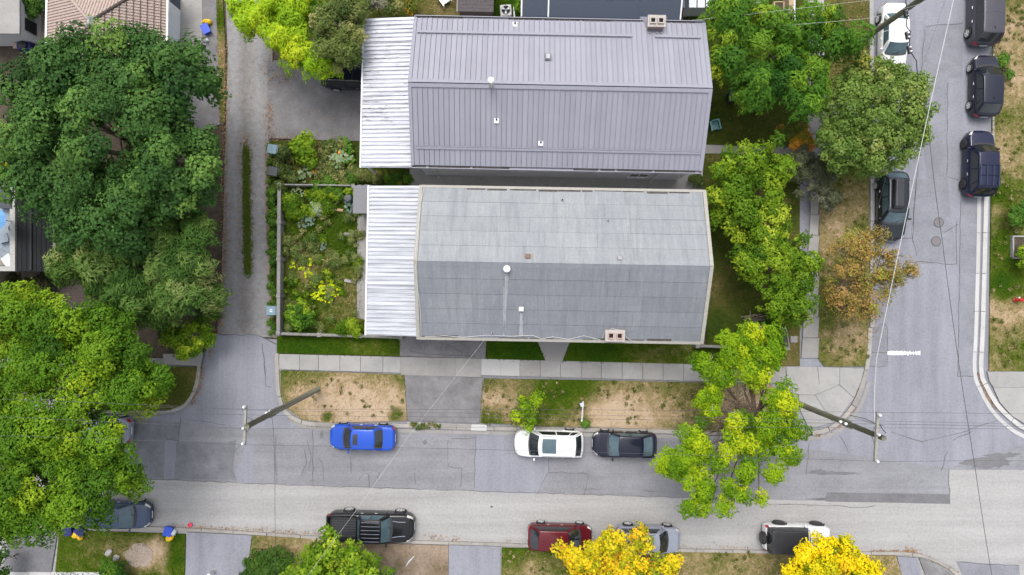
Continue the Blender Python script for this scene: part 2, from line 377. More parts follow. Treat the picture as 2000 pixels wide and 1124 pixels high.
def crown_leaves(lobes, leaf=(.24, .15), clump=.7, dens=1.0, cov=1.15, up=.35, droop=0, flat=.8, low=-.15, tint=(.45, .2, .07), shell=.7, radial=0, core=.25):
    """lobes: (px, py, radius px, centre height, half height). Each lobe carries leafy domes (clumps) with gaps between them."""
    TREE_SEED[0] += 1; rng = np.random.default_rng(TREE_SEED[0])
    PO, NO, TI, TA, CL = [], [], [], [], []
    for (px, py, rp, zc, rz) in lobes:
        cx, cy = W(px, py, zc); r = rp * 1.04 * k_at(zc)
        n = max(3, int(dens * 2.5 * (r / clump) ** 1.8))
        d = rng.normal(size=(n, 3)); d /= np.linalg.norm(d, axis=1, keepdims=True)
        d[:, 2] = np.where(d[:, 2] < low, -d[:, 2], d[:, 2])
        f = shell + (1 - shell) * rng.random((n, 1)) ** .6
        nz = np.array([mnoise.noise((q[0] * 2.2 + px, q[1] * 2.2 + py, q[2] * 2.2)) for q in d]); f *= rng.uniform(.76, 1.1, (n, 1)) * (1 + .28 * nz[:, None])
        rin = max(.08, r - clump * .6)
        c = np.array([cx, cy, zc]) + d * f * np.array([rin, rin, rz])
        tc = rng.normal(tint[0], tint[1], n) + .22 * np.array([mnoise.noise((q[0] * .45, q[1] * .45, q[2] * .45 + 5)) for q in c])
        cr = clump * rng.uniform(.42, 1.32, n)
        cnt = np.maximum(8, (cov * 2 * np.pi * cr ** 2 / (leaf[0] * leaf[1] * .5))).astype(int)
        idx = np.repeat(np.arange(n), cnt); m = len(idx)
        o = rng.normal(size=(m, 3)); o /= np.linalg.norm(o, axis=1, keepdims=True)
        o[:, 2] = np.where(rng.random(m) < .8, np.abs(o[:, 2]), o[:, 2])
        rad = np.where(rng.random((m, 1)) < core, rng.random((m, 1)) ** .5, rng.uniform(.8, 1.06, (m, 1)))
        lump = 1 + .36 * np.sin(o[:, :1] * 5.1 + idx[:, None] * 1.7) * np.sin(o[:, 1:2] * 4.7 + idx[:, None] * 2.3)   # sprays inside a clump
        off = o * rad * lump * cr[idx][:, None] * np.array([1, 1, flat])
        if droop: off[:, 2] -= droop * (off[:, 0] ** 2 + off[:, 1] ** 2) / clump
        PO.append(c[idx] + off)
        NO.append(o * 1.0 + d[idx] * .25 + np.array([0, 0, up]) + rng.normal(size=(m, 3)) * .38)
        TA.append(o + d[idx] * radial if radial else rng.normal(size=(m, 3)))
        TI.append(tc[idx] + rng.normal(0, tint[2], m)); CL.append((np.array([cx, cy, zc]), c))
    return np.concatenate(PO), np.concatenate(NO), np.concatenate(TI), np.concatenate(TA), CL
def tree(name, label, cat, lobes, mat, bark='bark', trunk=None, trunk_r=.25, twigs=0, twig_mat=None, group=None, leaf=(.24, .15), base=.1, radial=0, twig_r=.018, **kw):
    po, no, ti, ta, CL = crown_leaves(lobes, leaf=leaf, radial=radial, **kw)
    if trunk is None:
        cs = np.array([c for c, _ in CL]); ws = np.array([l[2] ** 2 for l in lobes]); tx, ty = (cs[:, :2] * ws[:, None]).sum(0) / ws.sum()
    else: tx, ty = W(*trunk, 0)
    root = thing(name, label, cat, (tx, ty, base), group=group)
    org = np.array([tx, ty, base])
    NLEAF[0] += len(po); me = leaf_mesh('crown', po - org, no, leaf[0], leaf[1], ti, mat, TREE_SEED[0], ta if radial else None)
    link('crown', me, root)
    zmin = min(l[3] - l[4] for l in lobes); zf = max(.3, zmin * .75)
    mb = MB(); rnd = random.Random(TREE_SEED[0])
    mb.tube([(0, 0, -.15), (rnd.uniform(-.05, .05), rnd.uniform(-.05, .05), zf * .5), (0, 0, zf)], [trunk_r * 1.25, trunk_r, trunk_r * .85], 8)
    for (c, cl), l in zip(CL, lobes):
        e = Vector(c - org); m1 = Vector((e.x * .45 + rnd.uniform(-.5, .5), e.y * .45 + rnd.uniform(-.5, .5), zf + (e.z - zf) * .35))
        mb.tube([(0, 0, zf - .05), m1, e], [trunk_r * .6, trunk_r * .38, trunk_r * .15], 6)
        for q in cl[:: max(1, len(cl) // (4 if not twigs else 10))]:
            q = Vector(q - org); mb.tube([e, e.lerp(q, .5) + Vector((0, 0, .1)), q], [trunk_r * .14, .025, .012], 4, cap=False)
    mb.build('trunk', bark, root, smooth=True)
    if twigs:
        mb = MB()
        for (c, cl), l in zip(CL, lobes):
            e = Vector(c - org)
            for _ in range(twigs):
                q = Vector(cl[rnd.randrange(len(cl))] - org); q += Vector((rnd.uniform(-.5, .5), rnd.uniform(-.5, .5), rnd.uniform(-.2, .35)))
                a = e.lerp(q, rnd.uniform(0, .5)) + Vector((rnd.uniform(-.3, .3), rnd.uniform(-.3, .3), .1))
                mid = a.lerp(q, .5) + Vector((rnd.uniform(-.25, .25), rnd.uniform(-.25, .25), rnd.uniform(-.05, .2)))
                mb.tube([a, mid, q], [twig_r * 1.6, twig_r * 1.2, twig_r * .6], 4, cap=False)
        tag(mb.build('twigs', twig_mat or bark, root), kind='stuff')
    return root
def shrub(name, label, cat, lobes, mat, **kw):
    d = dict(trunk_r=.05, clump=.32, leaf=(.13, .09)); d.update(kw)
    return tree(name, label, cat, lobes, mat, **d)

# ------------------------------------------------------------------ lawns (tessellated, dryness stored on the vertices)
LSEED = [0]
def lawn(name, label, pts, z=.1, dry=.3, blobs=(), mat='lawn', blades=70, cell=.3, blade=(.16, .035), cat='lawn', wob=.25):
    LSEED[0] += 1
    poly = P(pts, z)
    a = sum(poly[i][0] * poly[(i + 1) % len(poly)][1] - poly[(i + 1) % len(poly)][0] * poly[i][1] for i in range(len(poly)))
    if a < 0: poly = poly[::-1]
    xs = [p[0] for p in poly]; ys = [p[1] for p in poly]
    x0, x1, y0, y1 = min(xs), max(xs), min(ys), max(ys)
    nx, ny = max(1, int((x1 - x0) / cell)), max(1, int((y1 - y0) / cell))
    bm = bmesh.new()
    vv = [[bm.verts.new((x0 + (x1 - x0) * i / nx, y0 + (y1 - y0) * j / ny, z)) for j in range(ny + 1)] for i in range(nx + 1)]
    for i in range(nx):
        for j in range(ny): bm.faces.new((vv[i][j], vv[i + 1][j], vv[i + 1][j + 1], vv[i][j + 1]))
    for i in range(len(poly)):
        p, q = Vector((*poly[i], 0)), Vector((*poly[(i + 1) % len(poly)], 0)); d = q - p
        bmesh.ops.bisect_plane(bm, geom=bm.verts[:] + bm.edges[:] + bm.faces[:], plane_co=p, plane_no=Vector((d.y, -d.x, 0)), clear_outer=True)
    edge = [e for e in bm.edges if e.is_boundary]
    r = bmesh.ops.extrude_edge_only(bm, edges=edge)
    for v in r['geom']:
        if isinstance(v, bmesh.types.BMVert): v.co.z = z - .25
    def dryness(x, y):
        px, py = 1000 + x / k_at(z), 562 - y / k_at(z)
        v = dry
        for (bx, by, br, dv) in blobs:
            rr = math.hypot(px - bx, (py - by)) / br
            if rr < 1.5: v += dv * (.74 if dv > 0 else .85) * min(1, max(0, (1.5 - rr) / 1.1))
        return v + wob * mnoise.noise((x * .35, y * .35, LSEED[0] * 3.1))
    me = bpy.data.meshes.new(name)
    for v in bm.verts: v.co.z += 0 if v.co.z < z - .1 else .02 * mnoise.noise((v.co.x * .8, v.co.y * .8, 2))
    bm.to_mesh(me); bm.free()
    at = me.attributes.new('dry', 'FLOAT', 'POINT')
    at.data.foreach_set('value', [dryness(v.co.x, v.co.y) for v in me.vertices])
    me.materials.append(MATS[mat]); o = link(name, me); tag(o, label, cat, kind='structure')
    if blades:
        rng = np.random.default_rng(LSEED[0]); n = int((x1 - x0) * (y1 - y0) * blades)
        pt = np.stack([rng.uniform(x0, x1, n), rng.uniform(y0, y1, n)], 1)
        ok = np.ones(n, bool)
        for i in range(len(poly)):
            p, q = np.array(poly[i]), np.array(poly[(i + 1) % len(poly)]); d = q - p
            ok &= ((pt[:, 0] - p[0]) * -d[1] + (pt[:, 1] - p[1]) * d[0]) > 0
        pt = pt[ok]; n = len(pt)
        if n > 10:
            dv = np.array([dryness(x, y) for x, y in pt]) + rng.normal(0, .13, n) + .15 * np.array([mnoise.noise((x * 2.1, y * 2.1, 7)) for x, y in pt])
            keep = rng.random(n) < np.clip(1.35 - dv * .9, .3, 1)
            pt, dv = pt[keep], dv[keep]; n = len(pt)
            pt = pt + rng.normal(0, .05, (n, 2)); pos = np.concatenate([pt, np.full((n, 1), z + .035)], 1)
            nr = rng.normal(size=(n, 3)) * .55 + np.array([0, 0, 1.0])
            g = link('grass', leaf_mesh('grass', pos, nr, blade[0], blade[1], dv, 'grass_blade' , LSEED[0]), o); tag(g, kind='stuff')
    return o
def litter(label, paths, per=26, spread=.35, z=.015, size=.085, mat='leaf_litter', name='fallen_leaves', cat='leaf litter', tint=None):
    """fallen leaves strewn along pixel polylines (x, y, weight)"""
    TREE_SEED[0] += 1; rng = np.random.default_rng(TREE_SEED[0]); PO = []
    for path, sp, den in paths:
        for (a, b) in zip(path[:-1], path[1:]):
            p, q = np.array(W(*a)), np.array(W(*b)); n = int(np.linalg.norm(q - p) * den) + 1
            t = rng.random((n, 1)); c = p + (q - p) * t + rng.normal(size=(n, 2)) * sp
            PO.append(np.concatenate([c, np.full((n, 1), z) + rng.random((n, 1)) * .02], 1))
    PO = np.concatenate(PO); n = len(PO)
    nr = rng.normal(size=(n, 3)) * .3 + np.array([0, 0, 1.0])
    o = link(name, leaf_mesh(name, PO, nr, size, size * (.7 if tint is None else .35), rng.random(n) if tint is None else rng.normal(*tint, n), mat, 5)); return tag(o, label, cat, kind='stuff')

# ================================================================== THE GROUND AND THE STREETS
g = MB(); g.grid(lambda u, v: (-300 + 600 * u, -300 + 600 * v, -.12), 8, 8)
tag(g.build('ground', 'soil'), 'bare dark soil under the whole block', 'ground', kind='structure')
Z0 = -.02
struct('street', 'pale newer asphalt lane along the south side of the street', [(-900, 700), (2900, 700), (2900, 1180), (-900, 1110)], -.1, Z0, 'asphalt_light')
old = struct('street_surface', 'darker old asphalt lane with cracks on the north side of the street',
             [(-900, 700), (2900, 700), (2900, 920), (1853, 918), (1855, 985), (1340, 972), (950, 960), (640, 950), (285, 936), (-900, 900)], -.08, Z0 + .004, 'asphalt_old', 'street')
side = struct('side_street', 'blue grey asphalt side street with parked cars on the right', [(1600, -600), (2100, -600), (2100, 800), (2060, 850), (1850, 915), (1600, 880), (1480, 870), (1480, 700)], -.06, Z0 + .008, 'asphalt_side', 'street')
lane = struct('back_lane', 'worn gravelly back lane with two wheel tracks', [(425, -400), (545, -400), (530, 200), (525, 300), (528, 560), (545, 660), (425, 655), (432, 560), (440, 300), (445, 100)], -.09, Z0 + .006, 'lane_gravel_tracks', 'lane')
struct('lane_mouth', 'smooth grey asphalt apron where the lane meets the street', [(420, 652), (490, 652), (520, 662), (545, 664), (545, 740), (560, 800), (600, 830), (500, 840), (300, 820), (385, 760), (395, 700)], -.07, Z0 + .012, 'asphalt_side', 'lane')
struct('parking_pad', 'dark asphalt parking pad beside the white canopy', [(522, 120), (760, 100), (760, 300), (703, 276), (620, 274), (524, 270)], -.08, Z0 + .014, 'asphalt_drive', 'driveway')
struct('lane_shoulder', 'narrow asphalt strip beside the lane near the garage', [(345, -60), (420, -60), (432, 130), (440, 240), (380, 260), (345, 200)], -.08, Z0 + .003, 'asphalt_drive', 'path')
struct('garage_apron', 'grey concrete apron at the garage door', [(345, -60), (395, -60), (395, 120), (345, 160)], -.07, Z0 + .03, 'concrete_rough', 'driveway')

def crack(parent, pts, w=.05, z=Z0 + .02, jit=.05, mat='crack_tar', step=.45):
    rnd = random.Random(len(parent.children) * 7 + int(pts[0][0])); q = []
    pp = [Vector((*W(*p), 0)) for p in pts]
    for a, b in zip(pp[:-1], pp[1:]):
        n = max(1, int((b - a).length / step))
        for i in range(n): q.append(a.lerp(b, i / n) + Vector((rnd.uniform(-jit, jit), rnd.uniform(-jit, jit), 0)))
    q.append(pp[-1]); vs = []
    for i, p in enumerate(q):
        d = (q[min(i + 1, len(q) - 1)] - q[max(i - 1, 0)]).normalized(); nrm = Vector((-d.y, d.x, 0)) * w * .5 * rnd.uniform(.45, 1.3)
        vs += [(p.x + nrm.x, p.y + nrm.y, z), (p.x - nrm.x, p.y - nrm.y, z)]
    m = MB(); m.add(vs, [(2 * i, 2 * i + 1, 2 * i + 3, 2 * i + 2) for i in range(len(q) - 1)])
    return m.build('crack', mat, parent)
def patch(parent, pts, mat, z):
    m = MB(); pl = P(pts); m.prism(pl, z - .004, z); return m.build('repair_patch', mat, parent)
patch(old, [(200, 815), (352, 820), (350, 862), (440, 864), (462, 860), (455, 915), (462, 938), (285, 932), (200, 930)], 'asphalt_worn', Z0 + .008)
patch(old, [(322, 860), (345, 860), (340, 938), (320, 938)], 'asphalt_side', Z0 + .012)
patch(old, [(480, 856), (497, 856), (495, 945), (462, 942), (460, 920), (472, 900)], 'asphalt_side', Z0 + .012)
patch(old, [(930, 850), (1070, 858), (1072, 920), (1050, 965), (925, 960)], 'asphalt_side', Z0 + .012)
patch(old, [(985, 845), (1010, 846), (1010, 888), (984, 888)], 'asphalt_patch', Z0 + .016)
patch(old, [(1615, 962), (1855, 966), (1853, 984), (1612, 980)], 'asphalt_dark', Z0 + .014)
patch(side, [(1877, 380), (1912, 380), (1905, 737), (1872, 735)], 'asphalt_patch', Z0 + .014)
patch(side, [(1702, 640), (1728, 630), (1732, 640), (1731, 716), (1702, 716)], 'asphalt_patch', Z0 + .014)
patch(side, [(1804, 50), (1880, 45), (1880, 150), (1850, 155), (1850, 350), (1810, 350), (1790, 160)], 'asphalt_patch', Z0 + .012)
patch(side, [(1735, 352), (1850, 350), (1868, 512), (1795, 516), (1782, 440), (1735, 470)], 'asphalt_patch', Z0 + .012)
patch(side, [(1868, 1098), (1990, 1104), (1995, 1160), (1895, 1160)], 'asphalt_patch', Z0 + .012)
for pts in ([(930, 850), (925, 960)], [(875, 860), (876, 912), (902, 914), (900, 950)], [(1072, 870), (1072, 920), (1050, 965)], [(1072, 922), (1150, 926), (1140, 968)],
            [(1140, 945), (1142, 955), (1170, 957)], [(285, 936), (640, 950), (950, 960), (1340, 972), (1500, 977)], [(1500, 985), (1620, 988), (1690, 992), (1708, 988)],
            [(600, 860), (607, 890), (603, 920)], [(632, 940), (630, 905), (622, 895)], [(700, 940), (712, 922)], [(722, 952), (720, 928), (715, 925)], [(735, 935), (742, 922)], [(590, 930), (598, 905), (595, 880)],
            [(685, 892), (686, 925)], [(810, 925), (812, 945)], [(1580, 865), (1575, 930)], [(353, 816), (348, 862), (325, 858)], [(360, 820), (440, 830)], [(1255, 958), (1300, 962)],
            [(610, 835), (612, 950)], [(538, 850), (540, 945)], [(880, 858), (930, 855)], [(460, 880), (480, 856)], [(1640, 850), (1655, 880)], [(1490, 860), (1560, 855)]):
    crack(old, pts, .036)
for pts in ([(1807, 60), (1795, 180), (1792, 330), (1780, 460), (1790, 500)], [(1850, 160), (1850, 345), (1872, 352)], [(1790, 512), (1868, 516)], [(1868, 430), (1868, 516)], [(1845, 455), (1872, 438)],
            [(1876, 390), (1870, 735)], [(1740, 468), (1782, 466), (1790, 350)], [(1700, 716), (1732, 716), (1733, 640), (1726, 632)], [(1740, 845), (1800, 862), (1860, 850), (1955, 820)], [(1860, 860), (1900, 842)],
            [(1735, 690), (1680, 688)], [(1810, 52), (1880, 46)], [(1870, 735), (1906, 737)], [(1850, 880), (1838, 920)], [(1853, 918), (1855, 985)], [(1867, 1098), (1990, 1105)], [(1665, 815), (1725, 832)]):
    crack(side, pts, .04, Z0 + .022)
for pts in ([(430, 653), (470, 655), (500, 654), (520, 662), (538, 672)], [(512, 670), (520, 755), (530, 757)], [(400, 680), (392, 740)]): crack(lane, pts, .06, Z0 + .024)
# oil and tar stains on the old asphalt
for i, (px, py, rx, ry) in enumerate([(1630, 925, 55, 5), (1930, 905, 60, 14), (1960, 890, 40, 8), (1600, 922, 24, 6), (830, 864, 6, 5), (628, 850, 5, 9), (1670, 975, 90, 5), (960, 990, 3, 3)]):
    m = MB(); n = 22; x, y = W(px, py)
    m.prism([(x + (rx / 28) * math.cos(2 * math.pi * j / n) * random.uniform(.5, 1.1), y + (ry / 28) * math.sin(2 * math.pi * j / n) * random.uniform(.4, 1.1)) for j in range(n)], Z0 + .012, Z0 + .0185 + i * .0004)
    m.build('stain', 'asphalt_dark', old)
# worn stop line
stop = MB(); rnd = random.Random(3)
for i in range(64):
    if rnd.random() < (.99 if i < 30 else .75):
        h0, h1 = sorted((rnd.uniform(-.17, -.10 if i < 36 else -.02), rnd.uniform(.10 if i < 36 else .02, .17))); x, y = W(1733 + i, 690)
        stop.box(x, x + .0365, y + h0, y + h1, Z0 + .016, Z0 + .030 )
tag(stop.build('stop_line', 'white_paint'), 'worn white stop line painted across the side street', 'road marking', kind='structure')
for px, py, lb in ((1833, 435, 'upper round iron manhole cover in the side street'), (1828, 472, 'lower round iron manhole cover in the side street')):
    x, y = W(px, py); t = thing('manhole_cover', lb, 'manhole', (x, y, Z0 + .012), group='manhole covers in the side street')
    MB().lathe([(.36, -.01), (.36, .012), (.30, .012), (.30, .006), (.02, .006)], 24).build('rim', 'crack_tar', t)
    MB().lathe([(.295, -.01), (.295, .02), (.27, .024)], 24).build('lid', 'manhole_iron', t)

def kerb(label, pts, w=.2, z=.12, mat='kerb_old', seg=2.6, name='kerb', smooth=True):
    """kerb laid as stones along a pixel polyline"""
    pp = [Vector((*W(*p), 0)) for p in pts]
    if smooth and len(pp) > 3:
        q = []
        for i in range(len(pp) - 1):
            p0, p1, p2, p3 = pp[max(i - 1, 0)], pp[i], pp[i + 1], pp[min(i + 2, len(pp) - 1)]
            n = max(2, int((p2 - p1).length / .6))
            for j in range(n):
                t = j / n
                q.append(.5 * ((2 * p1) + (p2 - p0) * t + (2 * p0 - 5 * p1 + 4 * p2 - p3) * t * t + (3 * p1 - p0 - 3 * p2 + p3) * t ** 3))
        pp = q + [pp[-1]]
    else:
        q = []
        for a, b in zip(pp[:-1], pp[1:]):
            n = max(1, int((b - a).length / .6)); q += [a.lerp(b, j / n) for j in range(n)]
        pp = q + [pp[-1]]
    root = tag(link(name, None), label, 'kerb', kind='structure'); rnd = random.Random(len(pts))
    step = max(2, int(seg / .6)); i = 0
    while i < len(pp) - 1:
        part = pp[i:i + step + 1]; m = MB(); vs = []; dz = rnd.uniform(-.006, .006)
        for j, p in enumerate(part):
            a = pp[max(i + j - 1, 0)]; b = pp[min(i + j + 1, len(pp) - 1)]; d = (b - a).normalized(); nv = Vector((-d.y, d.x, 0)) * w * .5
            sh = d * (.022 if j == 0 else (-.022 if j == len(part) - 1 else 0)); p = p + sh
            vs += [(p.x + nv.x, p.y + nv.y, -.1), (p.x + nv.x, p.y + nv.y, z + dz), (p.x - nv.x, p.y - nv.y, z + dz), (p.x - nv.x, p.y - nv.y, -.1)]
        fs = [(4 * j + a, 4 * j + 4 + a, 4 * j + 4 + (a + 1) % 4, 4 * j + (a + 1) % 4) for j in range(len(part) - 1) for a in range(4)]
        fs += [(0, 1, 2, 3), tuple(4 * (len(part) - 1) + a for a in (3, 2, 1, 0))]
        m.add(vs, fs); m.build('kerb_stone', mat, root, fixn=True); i += step
    return root
kerb('old concrete kerb along the north side of the street', [(541, 690), (543, 740), (546, 775), (560, 806), (590, 824), (640, 829), (800, 832), (930, 836), (1080, 838), (1280, 842), (1450, 846), (1580, 846), (1630, 830), (1665, 792), (1686, 740), (1696, 690), (1698, 640)], .28)
kerb('concrete kerb along the left side of the side street', [(1702, 640), (1702, 470), (1702, 340), (1701, 130), (1700, -60)], .28, mat='concrete')
kerb('curved kerb on the left corner of the lane mouth', [(390, 712), (388, 735), (380, 765), (364, 790), (335, 803), (280, 806), (100, 800), (-100, 795)], .22)
kerb('low kerb along the south side of the street', [(-100, 1018), (130, 1026), (370, 1034), (480, 1040), (700, 1054), (980, 1063), (1200, 1071), (1480, 1077), (1700, 1080), (1780, 1082), (1830, 1096), (1870, 1124), (1890, 1160)], .2)
kerb('white concrete kerb and gutter on the right side of the side street', [(1924, 384), (1921, 500), (1917, 640), (1914, 722), (1922, 750), (1945, 790), (1975, 820), (2010, 842), (2080, 860)], .3, mat='concrete_white')
kerb('white concrete gutter strip beside the right kerb', [(1912, 384), (1910, 500), (1906, 640), (1903, 722), (1911, 755), (1934, 798), (1966, 832), (2006, 856), (2080, 880)], .26, z=.015, mat='concrete_new', name='gutter')
kerb('thin weathered kerb beside the dark parked cars at upper right', [(1938, 384), (1938, 200), (1940, -60)], .14, mat='kerb_old')
kerb('old gutter strip along the north kerb of the street', [(548, 700), (553, 770), (568, 812), (600, 834), (800, 842), (1080, 848), (1280, 852), (1450, 856), (1590, 856), (1642, 838), (1678, 796), (1698, 745)], .26, z=.012, mat='concrete_rough', name='gutter')

# ------------------------------------------------------------------ sidewalks: each slab a piece
def slab(root, pts, z, mat, gap=.012):
    poly = P(pts, z); cx = sum(p[0] for p in poly) / len(poly); cy = sum(p[1] for p in poly) / len(poly)
    poly = [(x + (cx - x) / max(.01, math.hypot(cx - x, cy - y)) * gap * 1.4, y + (cy - y) / max(.01, math.hypot(cx - x, cy - y)) * gap * 1.4) for x, y in poly]
    return MB().prism(poly, -.1, z + random.uniform(-.006, .006)).build('slab', mat, root)
sw = tag(link('sidewalk', None), 'concrete sidewalk of slabs in front of the houses', 'sidewalk', kind='structure')
def ytop(x): return 691.5 + (x - 545) * .0246
def ybot(x): return 722 + (x - 545) * .028
xs = [545, 585, 622, 664, 704, 748, 783]
for a, b in zip(xs[:-1], xs[1:]): slab(sw, [(a, ytop(a)), (b, ytop(b)), (b, ybot(b)), (a, ybot(a))], .12, 'concrete')
for a, b in ((783, 836), (836, 890), (890, 940)): slab(sw, [(a, ytop(a)), (b, ytop(b)), (b, ybot(b) + 4), (a, ybot(a) + 4)], .11, 'concrete_rough', .002)
for a, b in ((940, 977), (977, 1015)): slab(sw, [(a, ytop(a)), (b, ytop(b)), (b, ybot(b)), (a, ybot(a))], .125, 'concrete_new', .006)
xs = list(range(1015, 1535, 40)) + [1535]
for i, (a, b) in enumerate(zip(xs[:-1], xs[1:])): slab(sw, [(a, ytop(a)), (b, ytop(b)), (b, ybot(b)), (a, ybot(a))], .12, 'concrete' if i % 3 else 'concrete_rough')
sv = tag(link('sidewalk', None), 'grey sidewalk running up beside the side street', 'sidewalk', kind='structure')
def xl(y): return 1583 - max(0, (y - 420)) * .066 if y > 420 else 1583 + (420 - y) * .0
ys = list(range(-60, 716, 40))
for a, b in zip(ys[:-1], ys[1:]):
    l0, l1 = (1578, 1578) if b < 300 else (xl(a), xl(b)); r0, r1 = (1610, 1610) if b < 300 else (1600, 1598)
    slab(sv, [(l0, a), (r0, a), (r1, b), (l1, b)], .12, 'concrete' if b < 300 else 'concrete_rough')
cp = tag(link('corner_pad', None), 'concrete corner pad with cracked slabs at the crossing', 'sidewalk', kind='structure')
for pts in ([(1535, 716), (1597, 717), (1600, 752), (1537, 750)], [(1597, 717), (1640, 718), (1640, 752), (1600, 752)], [(1640, 718), (1688, 720), (1682, 745), (1668, 778), (1640, 752)],
            [(1537, 750), (1640, 752), (1592, 772), (1560, 771), (1540, 765)], [(1592, 772), (1640, 752), (1668, 778), (1640, 815), (1616, 810)], [(1560, 771), (1592, 772), (1616, 810), (1625, 826), (1580, 838), (1562, 800)]):
    slab(cp, pts, .115, 'concrete')
cr = tag(link('corner_pad', None), 'pale concrete pavement on the far right corner', 'sidewalk', kind='structure')
slab(cr, [(1928, 726), (2060, 726), (2060, 757), (1940, 757), (1932, 745)], .12, 'concrete'); slab(cr, [(1940, 757), (2060, 757), (2060, 850), (2010, 834), (1975, 812), (1952, 785)], .12, 'concrete')
sb = tag(link('sidewalk', None), 'pale sidewalk at the bottom left edge of the view', 'sidewalk', kind='structure')
for a in range(10, 200, 45): slab(sb, [(a, 1117), (a + 45, 1118), (a + 45, 1150), (a, 1150)], .115, 'concrete_new')
path1 = struct('garden_path', 'grey concrete path between the houses and the sidewalk', [(1375, 283), (1580, 290), (1580, 304), (1375, 300)], -.1, .125, 'concrete_rough', 'path')
struct('front_path', 'short tapering pebbled path up to the lower house', [(1045, 655), (1118, 655), (1098, 707), (1066, 706)], -.1, .118, 'path_gravel', 'path')
struct('driveway', 'dark cracked asphalt driveway up to the lower house', [(781, 640), (952, 640), (948, 701), (781, 696)], -.1, .105, 'asphalt_drive', 'driveway')
dw = struct('driveway', 'grey asphalt driveway apron crossing the front verge', [(790, 732), (943, 738), (936, 827), (796, 822)], -.1, .08, 'asphalt_drive', 'driveway')
for pts in ([(840, 665), (870, 672), (905, 690)], [(880, 672), (925, 665)], [(800, 685), (850, 694), (930, 696)]): crack(dw, pts, .05, .112)
struct('driveway_lip', 'concrete lip between the driveway apron and the street', [(795, 824), (922, 829), (920, 838), (795, 833)], -.1, .06, 'concrete_rough', 'driveway')
struct('driveway_lip', 'new white concrete square set in the kerb', [(921, 829), (951, 830), (950, 842), (920, 841)], -.1, .135, 'concrete_new', 'driveway')
struct('driveway', 'dark asphalt driveway at the bottom left', [(20, 1036), (112, 1040), (100, 1118), (5, 1118)], -.1, .10, 'asphalt_dark', 'driveway')
struct('driveway', 'pale grey driveway left of the dark hedge', [(366, 1040), (492, 1046), (478, 1160), (360, 1160)], -.1, .10, 'asphalt_side', 'driveway')
struct('driveway', 'pale grey driveway between the pickup and the red car', [(877, 1065), (978, 1068), (976, 1160), (876, 1160)], -.1, .10, 'asphalt_side', 'driveway')
struct('sidewalk', 'grey path slab near the bottom right corner kerb', [(1752, 1087), (1790, 1090), (1812, 1160), (1770, 1160)], -.1, .10, 'asphalt_side', 'path')
struct('sidewalk', 'dark path slab inside the bottom right corner kerb', [(1795, 1090), (1830, 1102), (1868, 1128), (1880, 1160), (1822, 1160)], -.1, .10, 'asphalt_drive', 'path')
struct('side_path', 'stained concrete passage between the two houses', [(800, 300), (1400, 300), (1400, 372), (800, 368)], -.1, .06, 'concrete_stained', 'path')
struct('patio', 'weathered concrete strip beside the lower canopy', [(698, 415), (760, 415), (760, 640), (697, 620)], -.1, .14, 'concrete_rough', 'patio')
struct('left_path', 'short concrete path by the lane mouth', [(318, 692), (396, 690), (391, 715), (322, 712)], -.1, .12, 'concrete_rough', 'path')

# ------------------------------------------------------------------ lawns and verges
lawn('verge', 'front verge with a wide bare tan patch left of the driveway', [(548, 724), (789, 732), (795, 822), (640, 826), (590, 819), (562, 800), (549, 772)], .1, .30,
     [(660, 775, 85, .75), (740, 785, 75, .7), (600, 790, 40, .35), (560, 770, 30, .15), (780, 780, 45, .3), (660, 733, 90, -.25), (750, 740, 60, -.25), (640, 812, 10, -.9), (770, 812, 14, -.7)])
lawn('lawn', 'lush green strip left of the driveway above the sidewalk', [(541, 657), (781, 661), (781, 696), (541, 690)], .1, .08, [(700, 672, 30, .2), (750, 690, 25, .2)])
lawn('lawn', 'small green lawn between the driveway and the pebbled path', [(951, 655), (1047, 655), (1066, 705), (951, 702)], .1, .06)
lawn('lawn', 'dark green strip right of the pebbled path', [(1118, 655), (1386, 676), (1382, 712), (1099, 707)], .1, .12, [(1300, 700, 60, .15), (1240, 690, 40, .12), (1360, 700, 40, .2)])
lawn('verge', 'patchy front verge behind the white and black cars', [(945, 740), (1150, 743), (1365, 748), (1535, 752), (1545, 800), (1575, 838), (1450, 842), (1280, 838), (1080, 834), (938, 826)], .1, .52,
     [(985, 775, 50, .3), (1110, 758, 46, -.22), (1165, 760, 50, -.24), (1220, 756, 36, -.2), (1300, 765, 50, -.15), (1235, 800, 65, .5), (1160, 815, 60, .2), (1320, 800, 50, .3), (960, 815, 22, -.4), (1075, 790, 30, -.1), (1190, 822, 60, .25), (1470, 800, 60, .4), (1143, 825, 10, -.6), (960, 745, 22, -.3)])
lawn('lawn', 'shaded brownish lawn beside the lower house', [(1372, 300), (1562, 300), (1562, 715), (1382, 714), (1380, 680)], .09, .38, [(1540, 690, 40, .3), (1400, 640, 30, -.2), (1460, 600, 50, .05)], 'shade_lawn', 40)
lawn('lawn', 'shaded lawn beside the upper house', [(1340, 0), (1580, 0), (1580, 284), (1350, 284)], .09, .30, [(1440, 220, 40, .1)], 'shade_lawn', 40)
lawn('verge', 'dry tan verge between sidewalk and side street', [(1601, 300), (1697, 300), (1697, 690), (1690, 716), (1610, 716), (1598, 700), (1600, 420)], .1, .50,
     [(1650, 410, 45, .3), (1625, 460, 40, .35), (1660, 670, 45, .4), (1640, 340, 50, -.3), (1620, 640, 30, -.05), (1600, 560, 40, -.05), (1685, 560, 40, .1)])
lawn('verge', 'brown dry verge by the white sedan at the top', [(1611, -60), (1697, -60), (1697, 180), (1611, 180)], .1, .60, [(1640, 60, 60, .05)], 'shade_lawn', 90)
